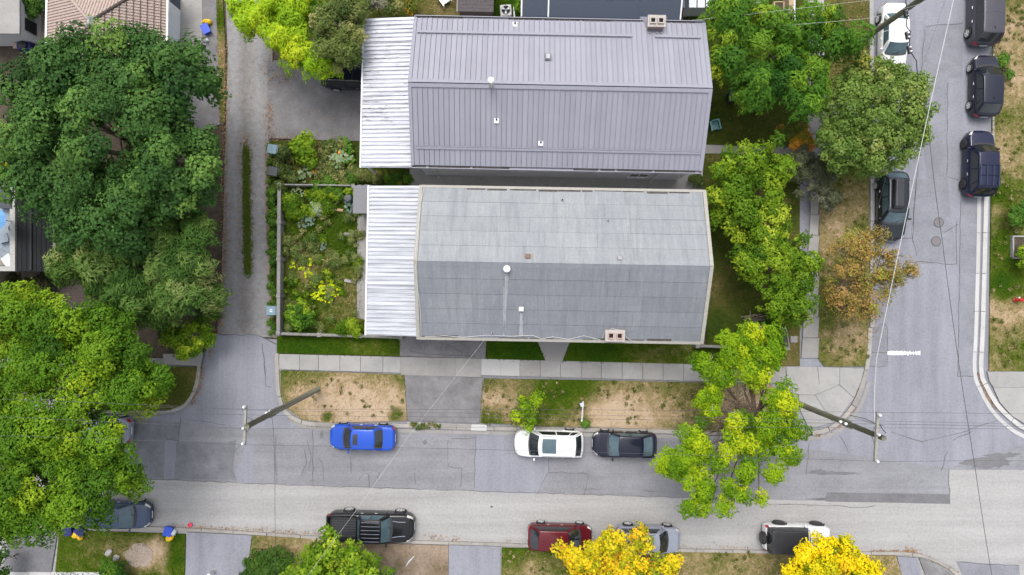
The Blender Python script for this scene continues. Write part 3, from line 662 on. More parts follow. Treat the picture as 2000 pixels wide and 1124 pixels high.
lawn('verge', 'patchy dry grass on the right edge beside the parked cars', [(1942, -60), (2140, -60), (2140, 725), (1932, 725), (1936, 384)], .1, .55,
     [(1975, 150, 60, .3), (1975, 60, 40, .2), (1950, 20, 20, -.2), (1945, 130, 18, -.4), (1955, 230, 20, -.1), (1950, 385, 40, -.45), (1960, 480, 40, -.4), (1970, 560, 40, -.5), (1945, 410, 16, .5), (1955, 610, 50, .25), (1990, 330, 40, .2), (1945, 560, 25, -.3), (1990, 690, 40, -.1), (1940, 300, 20, .1)])
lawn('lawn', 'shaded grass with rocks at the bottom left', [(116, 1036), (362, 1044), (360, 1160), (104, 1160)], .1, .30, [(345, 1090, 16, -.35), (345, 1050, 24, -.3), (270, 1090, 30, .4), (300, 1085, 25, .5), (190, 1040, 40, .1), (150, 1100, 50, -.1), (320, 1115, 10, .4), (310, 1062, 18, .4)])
lawn('verge', 'dry grass between the driveway and the dark pickup', [(493, 1046), (600, 1052), (700, 1060), (700, 1160), (479, 1160)], .1, .62, [(540, 1062, 40, .1), (500, 1060, 10, -.2)])
lawn('verge', 'bare dirt verge in front of the dark pickup', [(700, 1060), (876, 1066), (875, 1160), (700, 1160)], .1, .55, [(855, 1110, 20, -.3), (780, 1100, 10, -.3), (850, 1075, 30, .2)], 'dirt', 25)
lawn('verge', 'dry verge under the yellow tree by the red car', [(980, 1069), (1300, 1077), (1500, 1081), (1500, 1160), (978, 1160)], .1, .58, [(1000, 1075, 30, -.35), (1060, 1072, 30, -.3), (1030, 1105, 40, .1), (1400, 1085, 30, -.2), (1400, 1115, 60, .2)])
lawn('verge', 'dry verge below the white off road car', [(1500, 1081), (1750, 1086), (1772, 1160), (1500, 1160)], .1, .6, [(1730, 1110, 30, .1)])
garden = lawn('garden', 'weedy vegetable garden ground beside the lane', [(547, 365), (699, 362), (712, 655), (548, 651)], .08, .24, [(610, 500, 26, .3), (595, 540, 22, .3), (655, 515, 26, .22), (690, 570, 30, .14), (680, 610, 30, .2), (640, 480, 14, .15), (590, 470, 16, .15), (655, 380, 30, .1), (570, 640, 40, -.1), (640, 620, 20, .2)], blades=110, blade=(.3, .045), cat='garden')
lawn('garden', 'overgrown garden ground below the parking pad', [(528, 276), (704, 277), (800, 335), (800, 366), (530, 366)], .06, .28, [(600, 330, 40, .2), (540, 320, 25, .1), (620, 300, 20, .4)], 'shade_lawn', 80, cat='garden', blade=(.3, .045))
lawn('verge', 'mossy strip between the lane and the fence', [(524, 366), (546, 366), (546, 655), (538, 655), (530, 560)], .05, .18, [(536, 600, 20, .3)], 'shade_lawn', 110)
lawn('verge', 'leafy grass margin between lane and garage apron', [(420, -60), (432, -60), (440, 90), (440, 240), (428, 240), (424, 60)], .01, .55, [(430, 40, 20, -.3)], blades=90, cell=.2)
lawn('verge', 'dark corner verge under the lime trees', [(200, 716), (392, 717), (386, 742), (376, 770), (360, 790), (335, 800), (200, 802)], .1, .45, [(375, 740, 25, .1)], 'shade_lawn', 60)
lawn('lawn', 'dry back lawn behind the upper house canopy', [(700, -60), (900, -60), (900, 60), (700, 60)], .05, .45, [(850, 15, 40, .15)], 'shade_lawn', 60)
lawn('lawn', 'grass strip beside the air conditioner', [(965, -60), (1045, -60), (1045, 60), (965, 60)], .05, .12, [], 'lawn', 60)
lawn('garden', 'shaded yard behind the tiled garage', [(-100, -60), (95, -60), (95, 40), (-100, 40)], .05, .1, [], 'shade_lawn', 60, cat='garden')

litter('brown fallen leaves along the lane edges', [([(527, 200), (528, 275)], .18, 70), ([(522, 280), (523, 360), (524, 450), (530, 560), (535, 640)], .10, 60), ([(437, 90), (440, 200), (438, 330), (440, 480), (432, 600), (428, 640)], .14, 55), ([(478, 262), (480, 290)], .2, 60), ([(525, 130), (545, 155), (575, 150)], .45, 60), ([(490, 130), (500, 250)], 1.0, 8), ([(466, 280), (468, 520)], .1, 12), ([(492, 280), (494, 520)], .12, 12), ([(620, 200), (640, 240)], .6, 14), ([(535, 270), (700, 278)], .2, 26)])
litter('brown fallen leaves in the left corner gutter', [([(395, 715), (390, 760), (375, 790)], .12, 60), ([(425, 640), (408, 700)], .12, 30)])
litter('fallen leaves along the north gutter', [([(560, 815), (620, 834)], .08, 25), ([(1590, 852), (1640, 830), (1668, 792)], .12, 55), ([(1575, 790), (1560, 770)], .2, 60), ([(960, 838), (1080, 842)], .1, 20), ([(1616, 810), (1622, 822)], .08, 60)])
litter('fallen leaves along the south gutter', [([(330, 1028), (480, 1034), (640, 1044)], .10, 26), ([(840, 1050), (900, 1056)], .2, 45), ([(980, 1056), (1480, 1072)], .09, 12), ([(1700, 1076), (1790, 1078)], .06, 45), ([(1768, 1076), (1785, 1077)], .15, 160), ([(1790, 1080), (1870, 1118)], .12, 25)])
litter('orange fallen leaves in the right gutter', [([(1908, 728), (1925, 770), (1945, 800)], .04, 60)])
litter('orange fallen leaves under the autumn tree', [([(1610, 540), (1690, 600)], 1.0, 60), ([(1690, 600), (1705, 660)], .25, 30)], z=.13)

# ================================================================== THE TWO MAIN HOUSES
def gable_house(label, cx, cy, hl, hd, ze, zr, rz, wall_mat, trim, deck_mat, over=.55):
    h = thing('house', label, 'house', (cx, cy, 0), rz)
    wx, wy = hl - .25, hd - over
    w = MB().box(-wx, wx, -wy, wy, 0, ze - .12)
    w.prism([(0, 0)], 0, 0) if False else None
    w.add([(-wx, -wy, ze - .12), (-wx, wy, ze - .12), (-wx, 0, zr - .35), (wx, -wy, ze - .12), (wx, wy, ze - .12), (wx, 0, zr - .35)], [(0, 1, 2), (3, 5, 4)])
    w.build('wall', wall_mat, h)
    t = .16
    d = MB()
    for sgn in (-1, 1):
        d.add([(-hl, sgn * hd, ze), (hl, sgn * hd, ze), (hl, 0, zr), (-hl, 0, zr), (-hl, sgn * hd, ze - t), (hl, sgn * hd, ze - t), (hl, 0, zr - t), (-hl, 0, zr - t)],
              [(0, 1, 2, 3), (4, 7, 6, 5), (0, 3, 7, 4), (1, 5, 6, 2), (0, 4, 5, 1)])
    roof = d.build('roof', deck_mat, h, fixn=True)
    return h, roof
def eave_gutter(h, hl, hd, ze, sgn, trim, dirt=True, w=.17):
    y0 = sgn * hd; y1 = sgn * (hd + w); a, b = min(y0, y1), max(y0, y1)
    m = MB(); m.box(-hl, hl, a, b, ze - .16, ze - .13); yo = b if sgn > 0 else a
    m.box(-hl, hl, yo - .02, yo + .02, ze - .16, ze + .02); m.box(-hl - .03, -hl, a, b, ze - .16, ze + .015); m.box(hl, hl + .03, a, b, ze - .16, ze + .015)
    gt = m.build('gutter', trim, h)
    if dirt:
        rnd = random.Random(int(hl * 10 + sgn)); m = MB(); x = -hl + .1
        while x < hl - 1:
            L = rnd.uniform(.6, 2.6)
            if rnd.random() < .62: m.taper(min(x + L / 2, hl - .1 - L / 2), (a + b) / 2, ze - .128, ze - .06, L / 2, w * .40, L / 2 * .8, w * .2)
            x += L + .15
        tag(m.build('gutter_debris', 'gutter_dirt', gt), kind='stuff')
    return gt
def slope_z(y, hd, ze, zr): return zr - (zr - ze) * abs(y) / hd
def downpipe(h, x, y, z, out):
    m = MB(); m.tube([(x, y + out, z - .05), (x, y + out, z - .25), (x, y, z - .6), (x, y, .15), (x, y + .12 * (1 if out > 0 else -1), .08)], .045, 6); return m.build('downpipe', 'white_trim', h)
def wall_window(h, x, y, z, w, hh, sgn):
    y1 = y + sgn * .05
    f = MB().box(x - w / 2, x + w / 2, min(y - sgn * .02, y1), max(y - sgn * .02, y1), z - hh / 2, z + hh / 2).build('window', 'white_trim', h)
    for s_ in (-1, 1):
        MB().box(x + s_ * w * .24 - w * .2, x + s_ * w * .24 + w * .2, min(y1, y1 + sgn * .012), max(y1, y1 + sgn * .012), z - hh * .42, z + hh * .42).build('pane', 'pane_dark', f)
    MB().box(x - w / 2 - .05, x + w / 2 + .05, min(y, y + sgn * .12), max(y, y + sgn * .12), z - hh / 2 - .05, z - hh / 2).build('sill', 'white_trim', f)
def tri_normal_slope(sgn, hd, ze, zr):
    a = math.atan2(zr - ze, hd); return a

ROT = R(-1.15)
# ---- upper house, standing seam metal roof
HL, HD, ZE, ZR = 9.0, 4.56, 5.2, 7.0
h1, roof1 = gable_house('upper house with a purple grey standing seam metal roof', 2.87, 12.0, HL, HD, ZE, ZR, ROT, 'siding_grey', 'roof_trim', 'seam_shadow_gap', .22)
ang = math.atan2(ZR - ZE, HD); SL = math.hypot(HD, ZR - ZE)
NP = 56; PW = (2 * HL - .30) / NP
for sgn in (-1, 1):
    # a pan with its upstand seam, built in roof slope coordinates: u along the eave, v up the slope
    m = MB(); ca, sa = math.cos(ang), math.sin(ang)
    def sp(u, v, n): return (u, sgn * (HD - v * ca - n * -sa * 1.0) if False else sgn * (HD - v * ca + n * sa), ZE + v * sa + n * ca)
    def sbox(u0, u1, v0, v1, n0, n1):
        vs = [sp(u, v, n) for n in (n0, n1) for (u, v) in ((u0, v0), (u1, v0), (u1, v1), (u0, v1))]
        m.add(vs, [(3, 2, 1, 0), (4, 5, 6, 7), (0, 1, 5, 4), (1, 2, 6, 5), (2, 3, 7, 6), (3, 0, 4, 7)])
    sbox(.022, PW - .032, .0, SL - .08, .002, .016); sbox(PW - .034, PW, .0, SL - .08, .002, .075)
    sbox(PW * .36, PW * .36 + .02, .0, SL - .1, .016, .021)
    me = m.mesh('roof_panel', 'roof_metal'); bm = bmesh.new(); bm.from_mesh(me); bmesh.ops.recalc_face_normals(bm, faces=bm.faces); bm.to_mesh(me); bm.free()
    for i in range(NP): link('roof_panel', me, roof1, (-HL + .15 + i * PW, 0, 0))
    # snow guards
    for (u0, u1) in (((-HL + .25, 4.45), (5.85, HL - .35)) if sgn > 0 else ((-HL + .3, HL - .2),)):
        m = MB(); v = 1.02
        sbox(u0, u1, v, v + .13, .064, .105); sbox(u0, u1, v + .15, v + .20, .064, .13)
        m.build('snow_guard', 'roof_trim', roof1, fixn=True)
    for xx in (-1, 1):
        m = MB(); x0 = xx * HL; a, b = min(x0 - xx * .15, x0 + xx * .05), max(x0 - xx * .15, x0 + xx * .05)
        sbox(a, b, -.02, SL, .004, .08); m.build('verge_trim', 'roof_trim', roof1, fixn=True)
    m = MB(); sbox(-HL + .15, HL - .15, SL - .22, SL + .005, .066, .10); m.build('ridge_cap', 'roof_trim', roof1, fixn=True)
    eave_gutter(h1, HL, HD, ZE, sgn, 'roof_trim')
for x, dx in ((-7.9, 0), (6.9, 0)): downpipe(h1, x, -HD + .15, ZE - .1, -.2)
for x, z, w, hh in ((-6.4, 3.6, 1.1, .6), (-2.3, 3.4, .9, .6), (.9, 3.6, 1.7, .8), (5.7, 1.9, 1.3, 1.1), (3.2, 3.6, 1.2, .8)): wall_window(h1, x, -HD + .22, z, w, hh, -1)
def roof_at(px, py, cx, cy, hd, ze, zr, rz, ridge_off=0):
    """roof point in house coordinates seen at a photograph pixel"""
    z = (ze + zr) / 2
    for _ in range(12):
        x, y = W(px, py, z); dx, dy = x - cx, y - cy
        lx, ly = dx * math.cos(-rz) - dy * math.sin(-rz), dx * math.sin(-rz) + dy * math.cos(-rz)
        z = slope_z(ly, hd, ze, zr)
    return lx, ly, z
def vent_boot(h, px, py, info, name='vent_pipe', base='white_trim', pipe='soot_hollow_black', hgt=.22):
    x, y, z = roof_at(px, py, *info)
    m = MB(); sl = (info[4] - info[3]) / info[2] if False else 0
    o = MB().taper(x, y, z - .1, z + .10, .17, .17, .14, .14).build('vent_flashing', base, h)
    MB().tube([(x, y + .05, z), (x, y + .05, z + hgt)], [.055, .055], 8).build('vent_pipe', pipe, o)
I1 = (2.87, 12.0, HD, ZE, ZR, ROT)
for px, py in ((1006, 49), (970, 237), (1056, 281)): vent_boot(h1, px, py, I1)
x, y, z = roof_at(960, 168, *I1)
st = MB().lathe([(.16, -.15), (.16, .1), (.11, .14), (.11, 1.0)], 14, (x, y, z)).build('flue_pipe', 'duct_silver', h1, True)
MB().lathe([(.12, .95), (.19, .98), (.19, 1.12), (.16, 1.16)], 16, (x, y, z)).build('flue_cap', 'white_trim', st)
x, y, z = roof_at(1070, 113, *I1)
v = MB().box(x - .15, x + .15, y - .16, y + .16, z - .15, z + .22).build('roof_vent', 'galvanised', h1)
MB().taper(x, y, z + .22, z + .30, .19, .2, .12, .12).build('vent_hood', 'galvanised', v)
def chimney(h, px, py, info, w, d, hgt, skirt=True):
    x, y, z = roof_at(px, py, *info)
    b = MB().box(x - w / 2, x + w / 2, y - d / 2, y + d / 2, z - .8, z + hgt).build('chimney', 'brick_pink', h)
    nb = 0
    cm = MB().box(x - w / 2 - .05, x + w / 2 + .05, y - d / 2 - .05, y + d / 2 + .05, z + hgt, z + hgt + .09).build('chimney_cap', 'mortar_cap', b)
    for s_ in (-1, 1):
        f = MB(); cx = x + s_ * w * .24; r = min(w * .19, d * .3)
        for (a0, a1, b0, b1) in ((-r, r, -r, -r + .06), (-r, r, r - .06, r), (-r, -r + .06, -r + .06, r - .06), (r - .06, r, -r + .06, r - .06)):
            f.box(cx + a0, cx + a1, y + b0, y + b1, z + hgt + .09, z + hgt + .22)
        f.build('flue', 'brick_pink' if not skirt else 'mortar_cap', b)
        MB().box(cx - r + .06, cx + r - .06, y - r + .06, y + r - .06, z + hgt + .09, z + hgt + .10).build('flue_opening', 'soot_hollow_black', b)
    if skirt:
        sg = 1 if y > 0 else -1
        MB().taper(x, y, z - .35, z + .16, w / 2 + .35, d / 2 + .35, w / 2 + .02, d / 2 + .02).build('flashing', 'roof_trim', b)
    # brick courses, proud of the shaft
    rnd = random.Random(5); me = MB().box(-.105, .105, -.012, .012, -.034, .034).mesh('brick', 'brick_pink')
    for sy in (-1, 1):
        for r_ in range(int(hgt / .085)):
            for c in range(int(w / .23)):
                link('brick', me, b, (x - w / 2 + .12 + c * .23 + (r_ % 2) * .05, y + sy * (d / 2 + .004), z + .05 + r_ * .085))
    return b
chimney(h1, 1278, 50, I1, 1.0, .62, .62)
for px in (1268, 1282, 1290):
    x, y, z = roof_at(px, 66, *I1); MB().tube([(x, y, z - .05), (x, y, z + .18)], .03, 6).build('anchor_stub', 'galvanised', h1)

# ---- white corrugated canopies
def canopy(label, x0, x1, y0, y1, z0, z1, rz, mat, ns, nc, seed):
    cx, cy = (x0 + x1) / 2, (y0 + y1) / 2
    t = thing('patio_canopy', label, 'canopy', (cx, cy, 0), rz, 'white corrugated canopies behind the houses'); hx, hy = (x1 - x0) / 2, (y1 - y0) / 2
    sw_ = 2 * hy / ns; rnd = random.Random(seed)
    prof = []
    pitch = sw_ / nc
    for c in range(nc):
        for a, zz in ((0, 0), (.16, 0), (.26, .085), (.62, .085), (.74, 0)): prof.append((c * pitch + a * pitch, zz))
    prof.append((sw_ - .004, 0))
    m = MB(); vs = []
    for xx, zz in ((-hx, z0), (hx, z1)):
        for yy, pz in prof: vs.append((xx, yy, zz + pz))
    n = len(prof); m.add(vs, [(i, i + n, i + n + 1, i + 1) for i in range(n - 1)])
    me = m.mesh('corrugated_sheet', mat)
    for i in range(ns):
        o = link('corrugated_sheet', me, t, (0, -hy + i * sw_, rnd.uniform(-.03, .03)))
    MB().box(-hx - .10, -hx - .01, -hy - .02, hy + .02, z0 - .10, z0 + .07).build('edge_gutter', 'white_paint', t)
    for i in range(4): MB().box(-hx + .2, hx - .2, -hy + .1 + i * (2 * hy - .2) / 3 - .04, -hy + .1 + i * (2 * hy - .2) / 3 + .04, z0 - .24, z0 - .03).build('rafter', 'white_trim', t)
    for i in range(4): MB().box(-hx + .15, -hx + .27, -hy + .15 + i * (2 * hy - .42) / 3, -hy + .27 + i * (2 * hy - .42) / 3, .0, z0 - .06).build('post', 'white_trim', t)
    return t
canopy('white corrugated canopy with rusty streaks beside the upper house', -9.42, -6.16, 7.55, 16.95, 4.5, 4.95, ROT, 'canopy_white', 12, 3, 1)
canopy('cleaner white corrugated canopy beside the lower house', -9.1, -5.72, -3.02, 6.40, 4.5, 4.95, ROT, 'canopy_white_clean', 12, 3, 2)
m = MB()

# ---- lower house, grey membrane roof
HL2, HD2, ZE2, ZR2 = 8.85, 4.68, 5.2, 7.05
C2 = (3.06, 1.42); ROT2 = R(-1.0)
h2, roof2 = gable_house('lower house with a weathered grey membrane roof', *C2, HL2, HD2, ZE2, ZR2, ROT2, 'siding_grey', 'beige_trim', 'seam_lap')
ang2 = math.atan2(ZR2 - ZE2, HD2); SL2 = math.hypot(HD2, ZR2 - ZE2); ca, sa = math.cos(ang2), math.sin(ang2)
rnd = random.Random(11)
for sgn in (-1, 1):
    def sp(u, v, n): return (u, sgn * (HD2 - v * ca + n * sa), ZE2 + v * sa + n * ca)
    def sbox(m, u0, u1, v0, v1, n0, n1, n2=None, n3=None):
        n2 = n0 if n2 is None else n2; n3 = n1 if n3 is None else n3
        vs = [sp(u0, v0, n0), sp(u1, v0, n0), sp(u1, v1, n2), sp(u0, v1, n2), sp(u0, v0, n1), sp(u1, v0, n1), sp(u1, v1, n3), sp(u0, v1, n3)]
        m.add(vs, [(3, 2, 1, 0), (4, 5, 6, 7), (0, 1, 5, 4), (1, 2, 6, 5), (2, 3, 7, 6), (3, 0, 4, 7)])
    ns = 5; sw_ = (SL2 - .12) / ns
    for i in range(ns):
        cuts = [-HL2 + .17, rnd.uniform(-4, -1), rnd.uniform(2, 5), HL2 - .17]
        for a, b in zip(cuts[:-1], cuts[1:]):
            m = MB(); dz = rnd.uniform(0, .002)
            sbox(m, a + .008, b - .008, .05 + i * sw_, .05 + (i + 1) * sw_ - rnd.uniform(.012, .022), .002, .030 + dz, .002, .022 + dz)
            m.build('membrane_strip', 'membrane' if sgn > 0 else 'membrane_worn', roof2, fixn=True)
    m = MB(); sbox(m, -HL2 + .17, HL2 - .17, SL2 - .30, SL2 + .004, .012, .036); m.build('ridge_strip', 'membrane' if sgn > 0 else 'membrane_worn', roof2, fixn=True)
    for xx in (-1, 1):
        m = MB(); x0 = xx * HL2; a, b = min(x0 - xx * .16, x0 + xx * .06), max(x0 - xx * .16, x0 + xx * .06)
        sbox(m, a, b, -.08, SL2 + .01, -.06, .075); m.build('verge_trim', 'beige_trim', roof2, fixn=True)
    m = MB(); sbox(m, -HL2, HL2, -.12, .06, -.1, .05); m.build('eave_trim', 'beige_trim', roof2, fixn=True)
    # grit washed down to the eave
    m = MB(); x = -HL2 + .3
    while x < HL2 - 1:
        L = rnd.uniform(.3, 1.8); e = min(x + L, HL2 - .2)
        if rnd.random() < (.75 if sgn > 0 else .6): sbox(m, x, e, .062, .062 + rnd.uniform(.05, .16), .03, .037)
        x += L + rnd.uniform(0, .2)
    tag(m.build('roof_grit', 'gutter_dirt', roof2, fixn=True), kind='stuff')
    if sgn < 0:
        for px, py0, py1, w0, w1 in ((990, 534, 652, .10, .05), (1018, 612, 656, .07, .12), (984, 560, 655, .03, .06)):
            (xa, ya, _), (xb, yb, _) = roof_at(px, py0, *C2, HD2, ZE2, ZR2, ROT2), roof_at(px - (5 if px == 990 else 0), py1, *C2, HD2, ZE2, ZR2, ROT2)
            va, vb = (HD2 - abs(ya)) / ca, (HD2 - abs(yb)) / ca; n = 14; vs = []
            for i in range(n + 1):
                t_ = i / n; u = xa + (xb - xa) * t_; w = (w0 + (w1 - w0) * t_) * rnd.uniform(.75, 1.2); vv = va + (vb - va) * t_
                vs += [sp(u - w, vv, .040), sp(u + w, vv, .040)]
            m = MB(); m.add(vs, [(2 * i, 2 * i + 1, 2 * i + 3, 2 * i + 2) for i in range(n)]); m.build('wash_streak', 'membrane_streak', roof2)
I2 = (*C2, HD2, ZE2, ZR2, ROT2)
x, y, z = roof_at(990, 526, *I2)
st = MB().lathe([(.2, -.1), (.17, .06), (.12, .12), (.12, .32)], 14, (x, y, z)).build('flue_pipe', 'white_trim', h2, True)
MB().lathe([(.13, .30), (.21, .32), (.21, .42), (.17, .46)], 18, (x, y, z)).build('flue_cap', 'white_paint', st)
for px, py, mt in ((1018, 604, 'white_paint'), (1031, 501, 'rust'), (1210, 504, 'galvanised')):
    x, y, z = roof_at(px, py, *I2)
    v = MB().box(x - .11, x + .11, y - .1, y + .1, z - .1, z + .14).build('roof_vent', mt, h2)
    MB().taper(x, y, z + .14, z + .20, .15, .14, .12, .11).build('vent_hood', mt, v)
for px, py in ((1098, 391), (1187, 431), (962, 650)):
    x, y, z = roof_at(px, py, *I2); v = MB().lathe([(.13, -.06), (.10, .04), (.055, .07), (.055, .2)], 10, (x, y, z)).build('vent_pipe', 'galvanised', h2)
    MB().lathe([(.042, .2), (.042, .203)], 8, (x, y, z)).build('pipe_mouth', 'soot_hollow_black', v)
ch2 = chimney(h2, 1199, 655, I2, 1.1, .62, .42, False)
def roof_cable(pxs, lift=.05, r=.018, mat='wire_pale'):
    pts = []
    for px, py in pxs:
        x, y, z = roof_at(px, py, *I2); pts.append((x, y, z + lift + random.uniform(0, .02)))
    MB().tube(pts, r, 5).build('roof_cable', mat, h2)
roof_cable([(830, 658), (870, 656), (905, 659), (950, 655), (1000, 657), (1040, 655), (1058, 662), (1080, 658), (1110, 663), (1140, 656), (1172, 664)], .07)
roof_cable([(1176, 660), (1180, 648), (1195, 642), (1215, 646), (1224, 660)], .10); roof_cable([(1224, 660), (1234, 667)], .1)
roof_cable([(828, 370), (822, 400), (818, 440), (812, 500), (812, 520), (816, 560), (822, 610), (823, 655)], .10)
MB().box(-8.5, -7.0, -HD2 + .3, -HD2 + .56, .3, 2.4).build('door', 'white_trim', h2)
for x, w in ((-4.5, 2.0), (0, 1.6), (4.5, 2.0)): wall_window(h2, x, -HD2 + .55, 3.7, w, 1.1, -1)
# small grey shingled lean-to beside the lower canopy
sx, sy = W(705, 390, 2.6)
ln = thing('garden_shed', 'small grey shingled lean-to roof at the lower canopy corner', 'shed', (sx, sy, 0), ROT)
MB().box(-.4, .6, -.78, .78, 0, 2.35).build('wall', 'grey_wood', ln)
rf = MB(); rf.add([(-.53, -.92, 2.35), (.75, -.92, 2.75), (.75, .92, 2.75), (-.53, .92, 2.35), (-.53, -.92, 2.43), (.75, -.92, 2.83), (.75, .92, 2.83), (-.53, .92, 2.43)], [(3, 2, 1, 0), (4, 5, 6, 7), (0, 1, 5, 4), (1, 2, 6, 5), (2, 3, 7, 6), (3, 0, 4, 7)])
rf = rf.build('roof', 'shingle_grey', ln)
me = MB().box(-.15, .15, -.112, .112, 0, .02).mesh('shingle', 'shingle_grey')
for i in range(5):
    for j in range(8):
        o = link('shingle', me, rf, (-.40 + i * .255, -.80 + j * .23 + (i % 2) * .04, 2.475 + i * .0795)); o.rotation_euler.y = R(-17.6 + 1.5)

# ================================================================== OTHER BUILDINGS
# tiled pyramid roof garage at upper left
gx, gy = -26.6, 16.75; GH = 3.87; GE, GA = 2.8, 4.55
gar = thing('garage', 'garage with a pinkish brown tiled hip roof at upper left', 'garage', (gx, gy, 0), R(-1.2))
MB().box(-GH + .45, GH - .45, -GH + .4, GH - .4, 0, GE - .05).build('wall', 'siding_blue', gar)
roof = MB(); roof.add([(-GH, -GH, GE), (GH, -GH, GE), (GH, GH, GE), (-GH, GH, GE), (0, 0, GA), (-GH, -GH, GE - .1), (GH, -GH, GE - .1), (GH, GH, GE - .1), (-GH, GH, GE - .1)],
    [(0, 1, 4), (1, 2, 4), (2, 3, 4), (3, 0, 4), (0, 5, 6, 1), (1, 6, 7, 2), (2, 7, 8, 3), (3, 8, 5, 0), (8, 7, 6, 5)])
roof = roof.build('roof', 'tile_pink', gar)
for q in range(4):
    m = MB(); a = q * math.pi / 2; c_, s_ = math.cos(a), math.sin(a); n = 40
    for i in range(n):      # one rib down the slope: slope faces +x before turning
        y = -GH + (i + .5) * 2 * GH / n; x1 = GH + .03; x0 = abs(y) + .02; sl_ = (GA - GE) / GH
        if x1 - x0 < .1: continue
        w = GH / n * .62; pts = []
        rows = max(1, int((x1 - x0) / .36))
        for r_ in range(rows):
            xa, xb = x0 + (x1 - x0) * r_ / rows, x0 + (x1 - x0) * (r_ + 1) / rows
            za, zb = GA - xa * sl_ + .012, GA - xb * sl_ + .035
            vs = []
            for (xx, zz) in ((xa, za), (xb, zb)):
                for (yy, dz) in ((y - w, -.02), (y - w * .5, .045), (y + w * .5, .045), (y + w, -.02)): vs.append((xx * c_ - yy * s_, xx * s_ + yy * c_, zz + dz))
            m.add(vs, [(0, 4, 5, 1), (1, 5, 6, 2), (2, 6, 7, 3), (4, 7, 6, 5)])
    tag(m.build('roof_tiles', 'tile_pink', roof), kind='stuff')
    mh = MB(); d = Vector((c_ - s_, s_ + c_, 0)) * GH
    mh.tube([(0, 0, GA + .05), (d.x, d.y, GE + .06)], .10, 8); mh.build('hip_ridge', 'tile_pink' if q != 0 else 'roof_wood', roof, True)
MB().taper(0, 0, GA + .02, GA + .20, .24, .36, .08, .16).build('apex_flashing', 'galvanised', roof)
for i in range(9):       # dark heating cables strung over the east slope
    y0 = -GH + .5 + i * .0; x = .75 + i * .36
    sl_ = (GA - GE) / GH
    m = MB(); m.tube([(x, -x + .1, GA - x * sl_ + .10), (x, 0, GA - x * sl_ + .10), (x, x - .1, GA - x * sl_ + .10)], .022, 4); m.build('heating_cable', 'wire_dark', roof)
MB().box(-GH - .16, -GH - .03, -GH, GH, GE - .12, GE + .04).build('gutter', 'white_paint', gar); MB().box(GH + .03, GH + .15, -GH, GH, GE - .12, GE + .04).build('gutter', 'white_paint', gar)
dr = MB().box(GH - .45, GH - .40, -1.9, 2.6, .05, 2.3).build('garage_door', 'white_trim', gar)
for i in range(4): MB().box(GH - .40, GH - .385, -1.85, 2.55, .1 + i * .55, .58 + i * .55).build('door_panel', 'bag_white', dr)
# grey flat outbuilding and wooden deck at the far upper left
ob = thing('outbuilding', 'flat grey roofed outbuilding in the top left corner', 'outbuilding', (*W(-10, 25, 2.6), 0))
MB().box(-2.2, 1.55, -1.3, 2.2, 0, 2.5).build('wall', 'siding_grey', ob); MB().box(-2.3, 1.65, -1.4, 2.3, 2.5, 2.62).build('roof', 'concrete_rough', ob)
for i in range(2): MB().box(1.55, 1.60, -.9 + i * 1.2, -.1 + i * 1.2, .9, 2.0).build('window', 'pane_dark', ob)
dk = thing('wooden_deck', 'brown plank deck between outbuilding and tiled garage', 'deck', (*W(72, 62, .4), 0))
me = MB().box(-.062, .062, -1.3, 1.3, .34, .42).mesh('plank', 'deck_wood')
for i in range(12): link('plank', me, dk, (-.75 + i * .137, 0, 0))
MB().box(-.8, .85, -1.25, 1.25, 0, .33).build('frame', 'roof_wood', dk)
jk = thing('barbecue', 'dark covered barbecue standing on the brown deck', 'barbecue', (*W(48, 90, .8), 0))
MB().taper(0, 0, 0, .9, .5, .3, .45, .28).build('cover', 'bin_navy', jk); MB().lathe([(.3, .9), (.28, 1.05), (.1, 1.15)], 12, (0, 0, 0)).build('lid', 'black_plastic', jk); MB().box(-.75, -.5, -.2, .2, .8, .85).build('side_shelf', 'brick_pink', jk)
# left building with roof deck
lb = thing('house', 'flat roofed house with a blue grey roof deck on the left edge', 'house', (*W(0, 443, 5.6), 0))
k = k_at(5.6); lx1 = 33 * k; ly = 87 * k
MB().box(-6, lx1 + .55, -ly + .1, ly - .1, 0, 5.1).build('wall', 'shingle_black', lb)
MB().box(-6, lx1 - .32, -ly + .35, ly - .35, 5.1, 5.25).build('deck_floor', 'deck_blue', lb)
m = MB(); m.box(lx1 - .32, lx1, -ly, ly, 5.1, 5.75); m.box(-6, lx1 - .32, -ly, -ly + .3, 5.1, 5.75); m.box(-6, lx1 - .32, ly - .3, ly, 5.1, 5.75); m.build('parapet', 'parapet', lb)
m = MB(); m.add([(lx1 + .004, -ly, 5.6), (lx1 + .004, ly, 5.6), (lx1 + 1.25, ly, 4.1), (lx1 + 1.25, -ly, 4.1), (lx1 + .004, -ly, 4.0), (lx1 + .004, ly, 4.0)], [(0, 3, 2, 1), (0, 4, 3), (1, 2, 5), (4, 5, 2, 3)]); mr = m.build('mansard_skirt', 'shingle_black', lb)
for i in range(6): MB().add([], []) if False else None
for i in range(7):
    xx = lx1 + .10 + i * .165; zz = 5.6 - (xx - lx1) * 1.5 / 1.25
    o = MB().box(-.085, .085, -ly + .02, ly - .02, 0, .02).build('shingle_course', 'shingle_black', mr); o.location = (xx, 0, zz); o.rotation_euler.y = R(50.2 - 2)
MB().box(lx1 + 1.25, lx1 + 1.42, -ly, ly, 4.0, 4.14).build('gutter', 'wall_top_weathered', lb)
MB().taper(-.3, -2.0, 5.25, 5.28, .6, .35, .6, .35).build('deck_mat', 'deck_wood', lb)
um = thing('patio_umbrella', 'blue patio umbrella on the roof deck', 'umbrella', (*W(-12, 428, 7.2), 5.25))
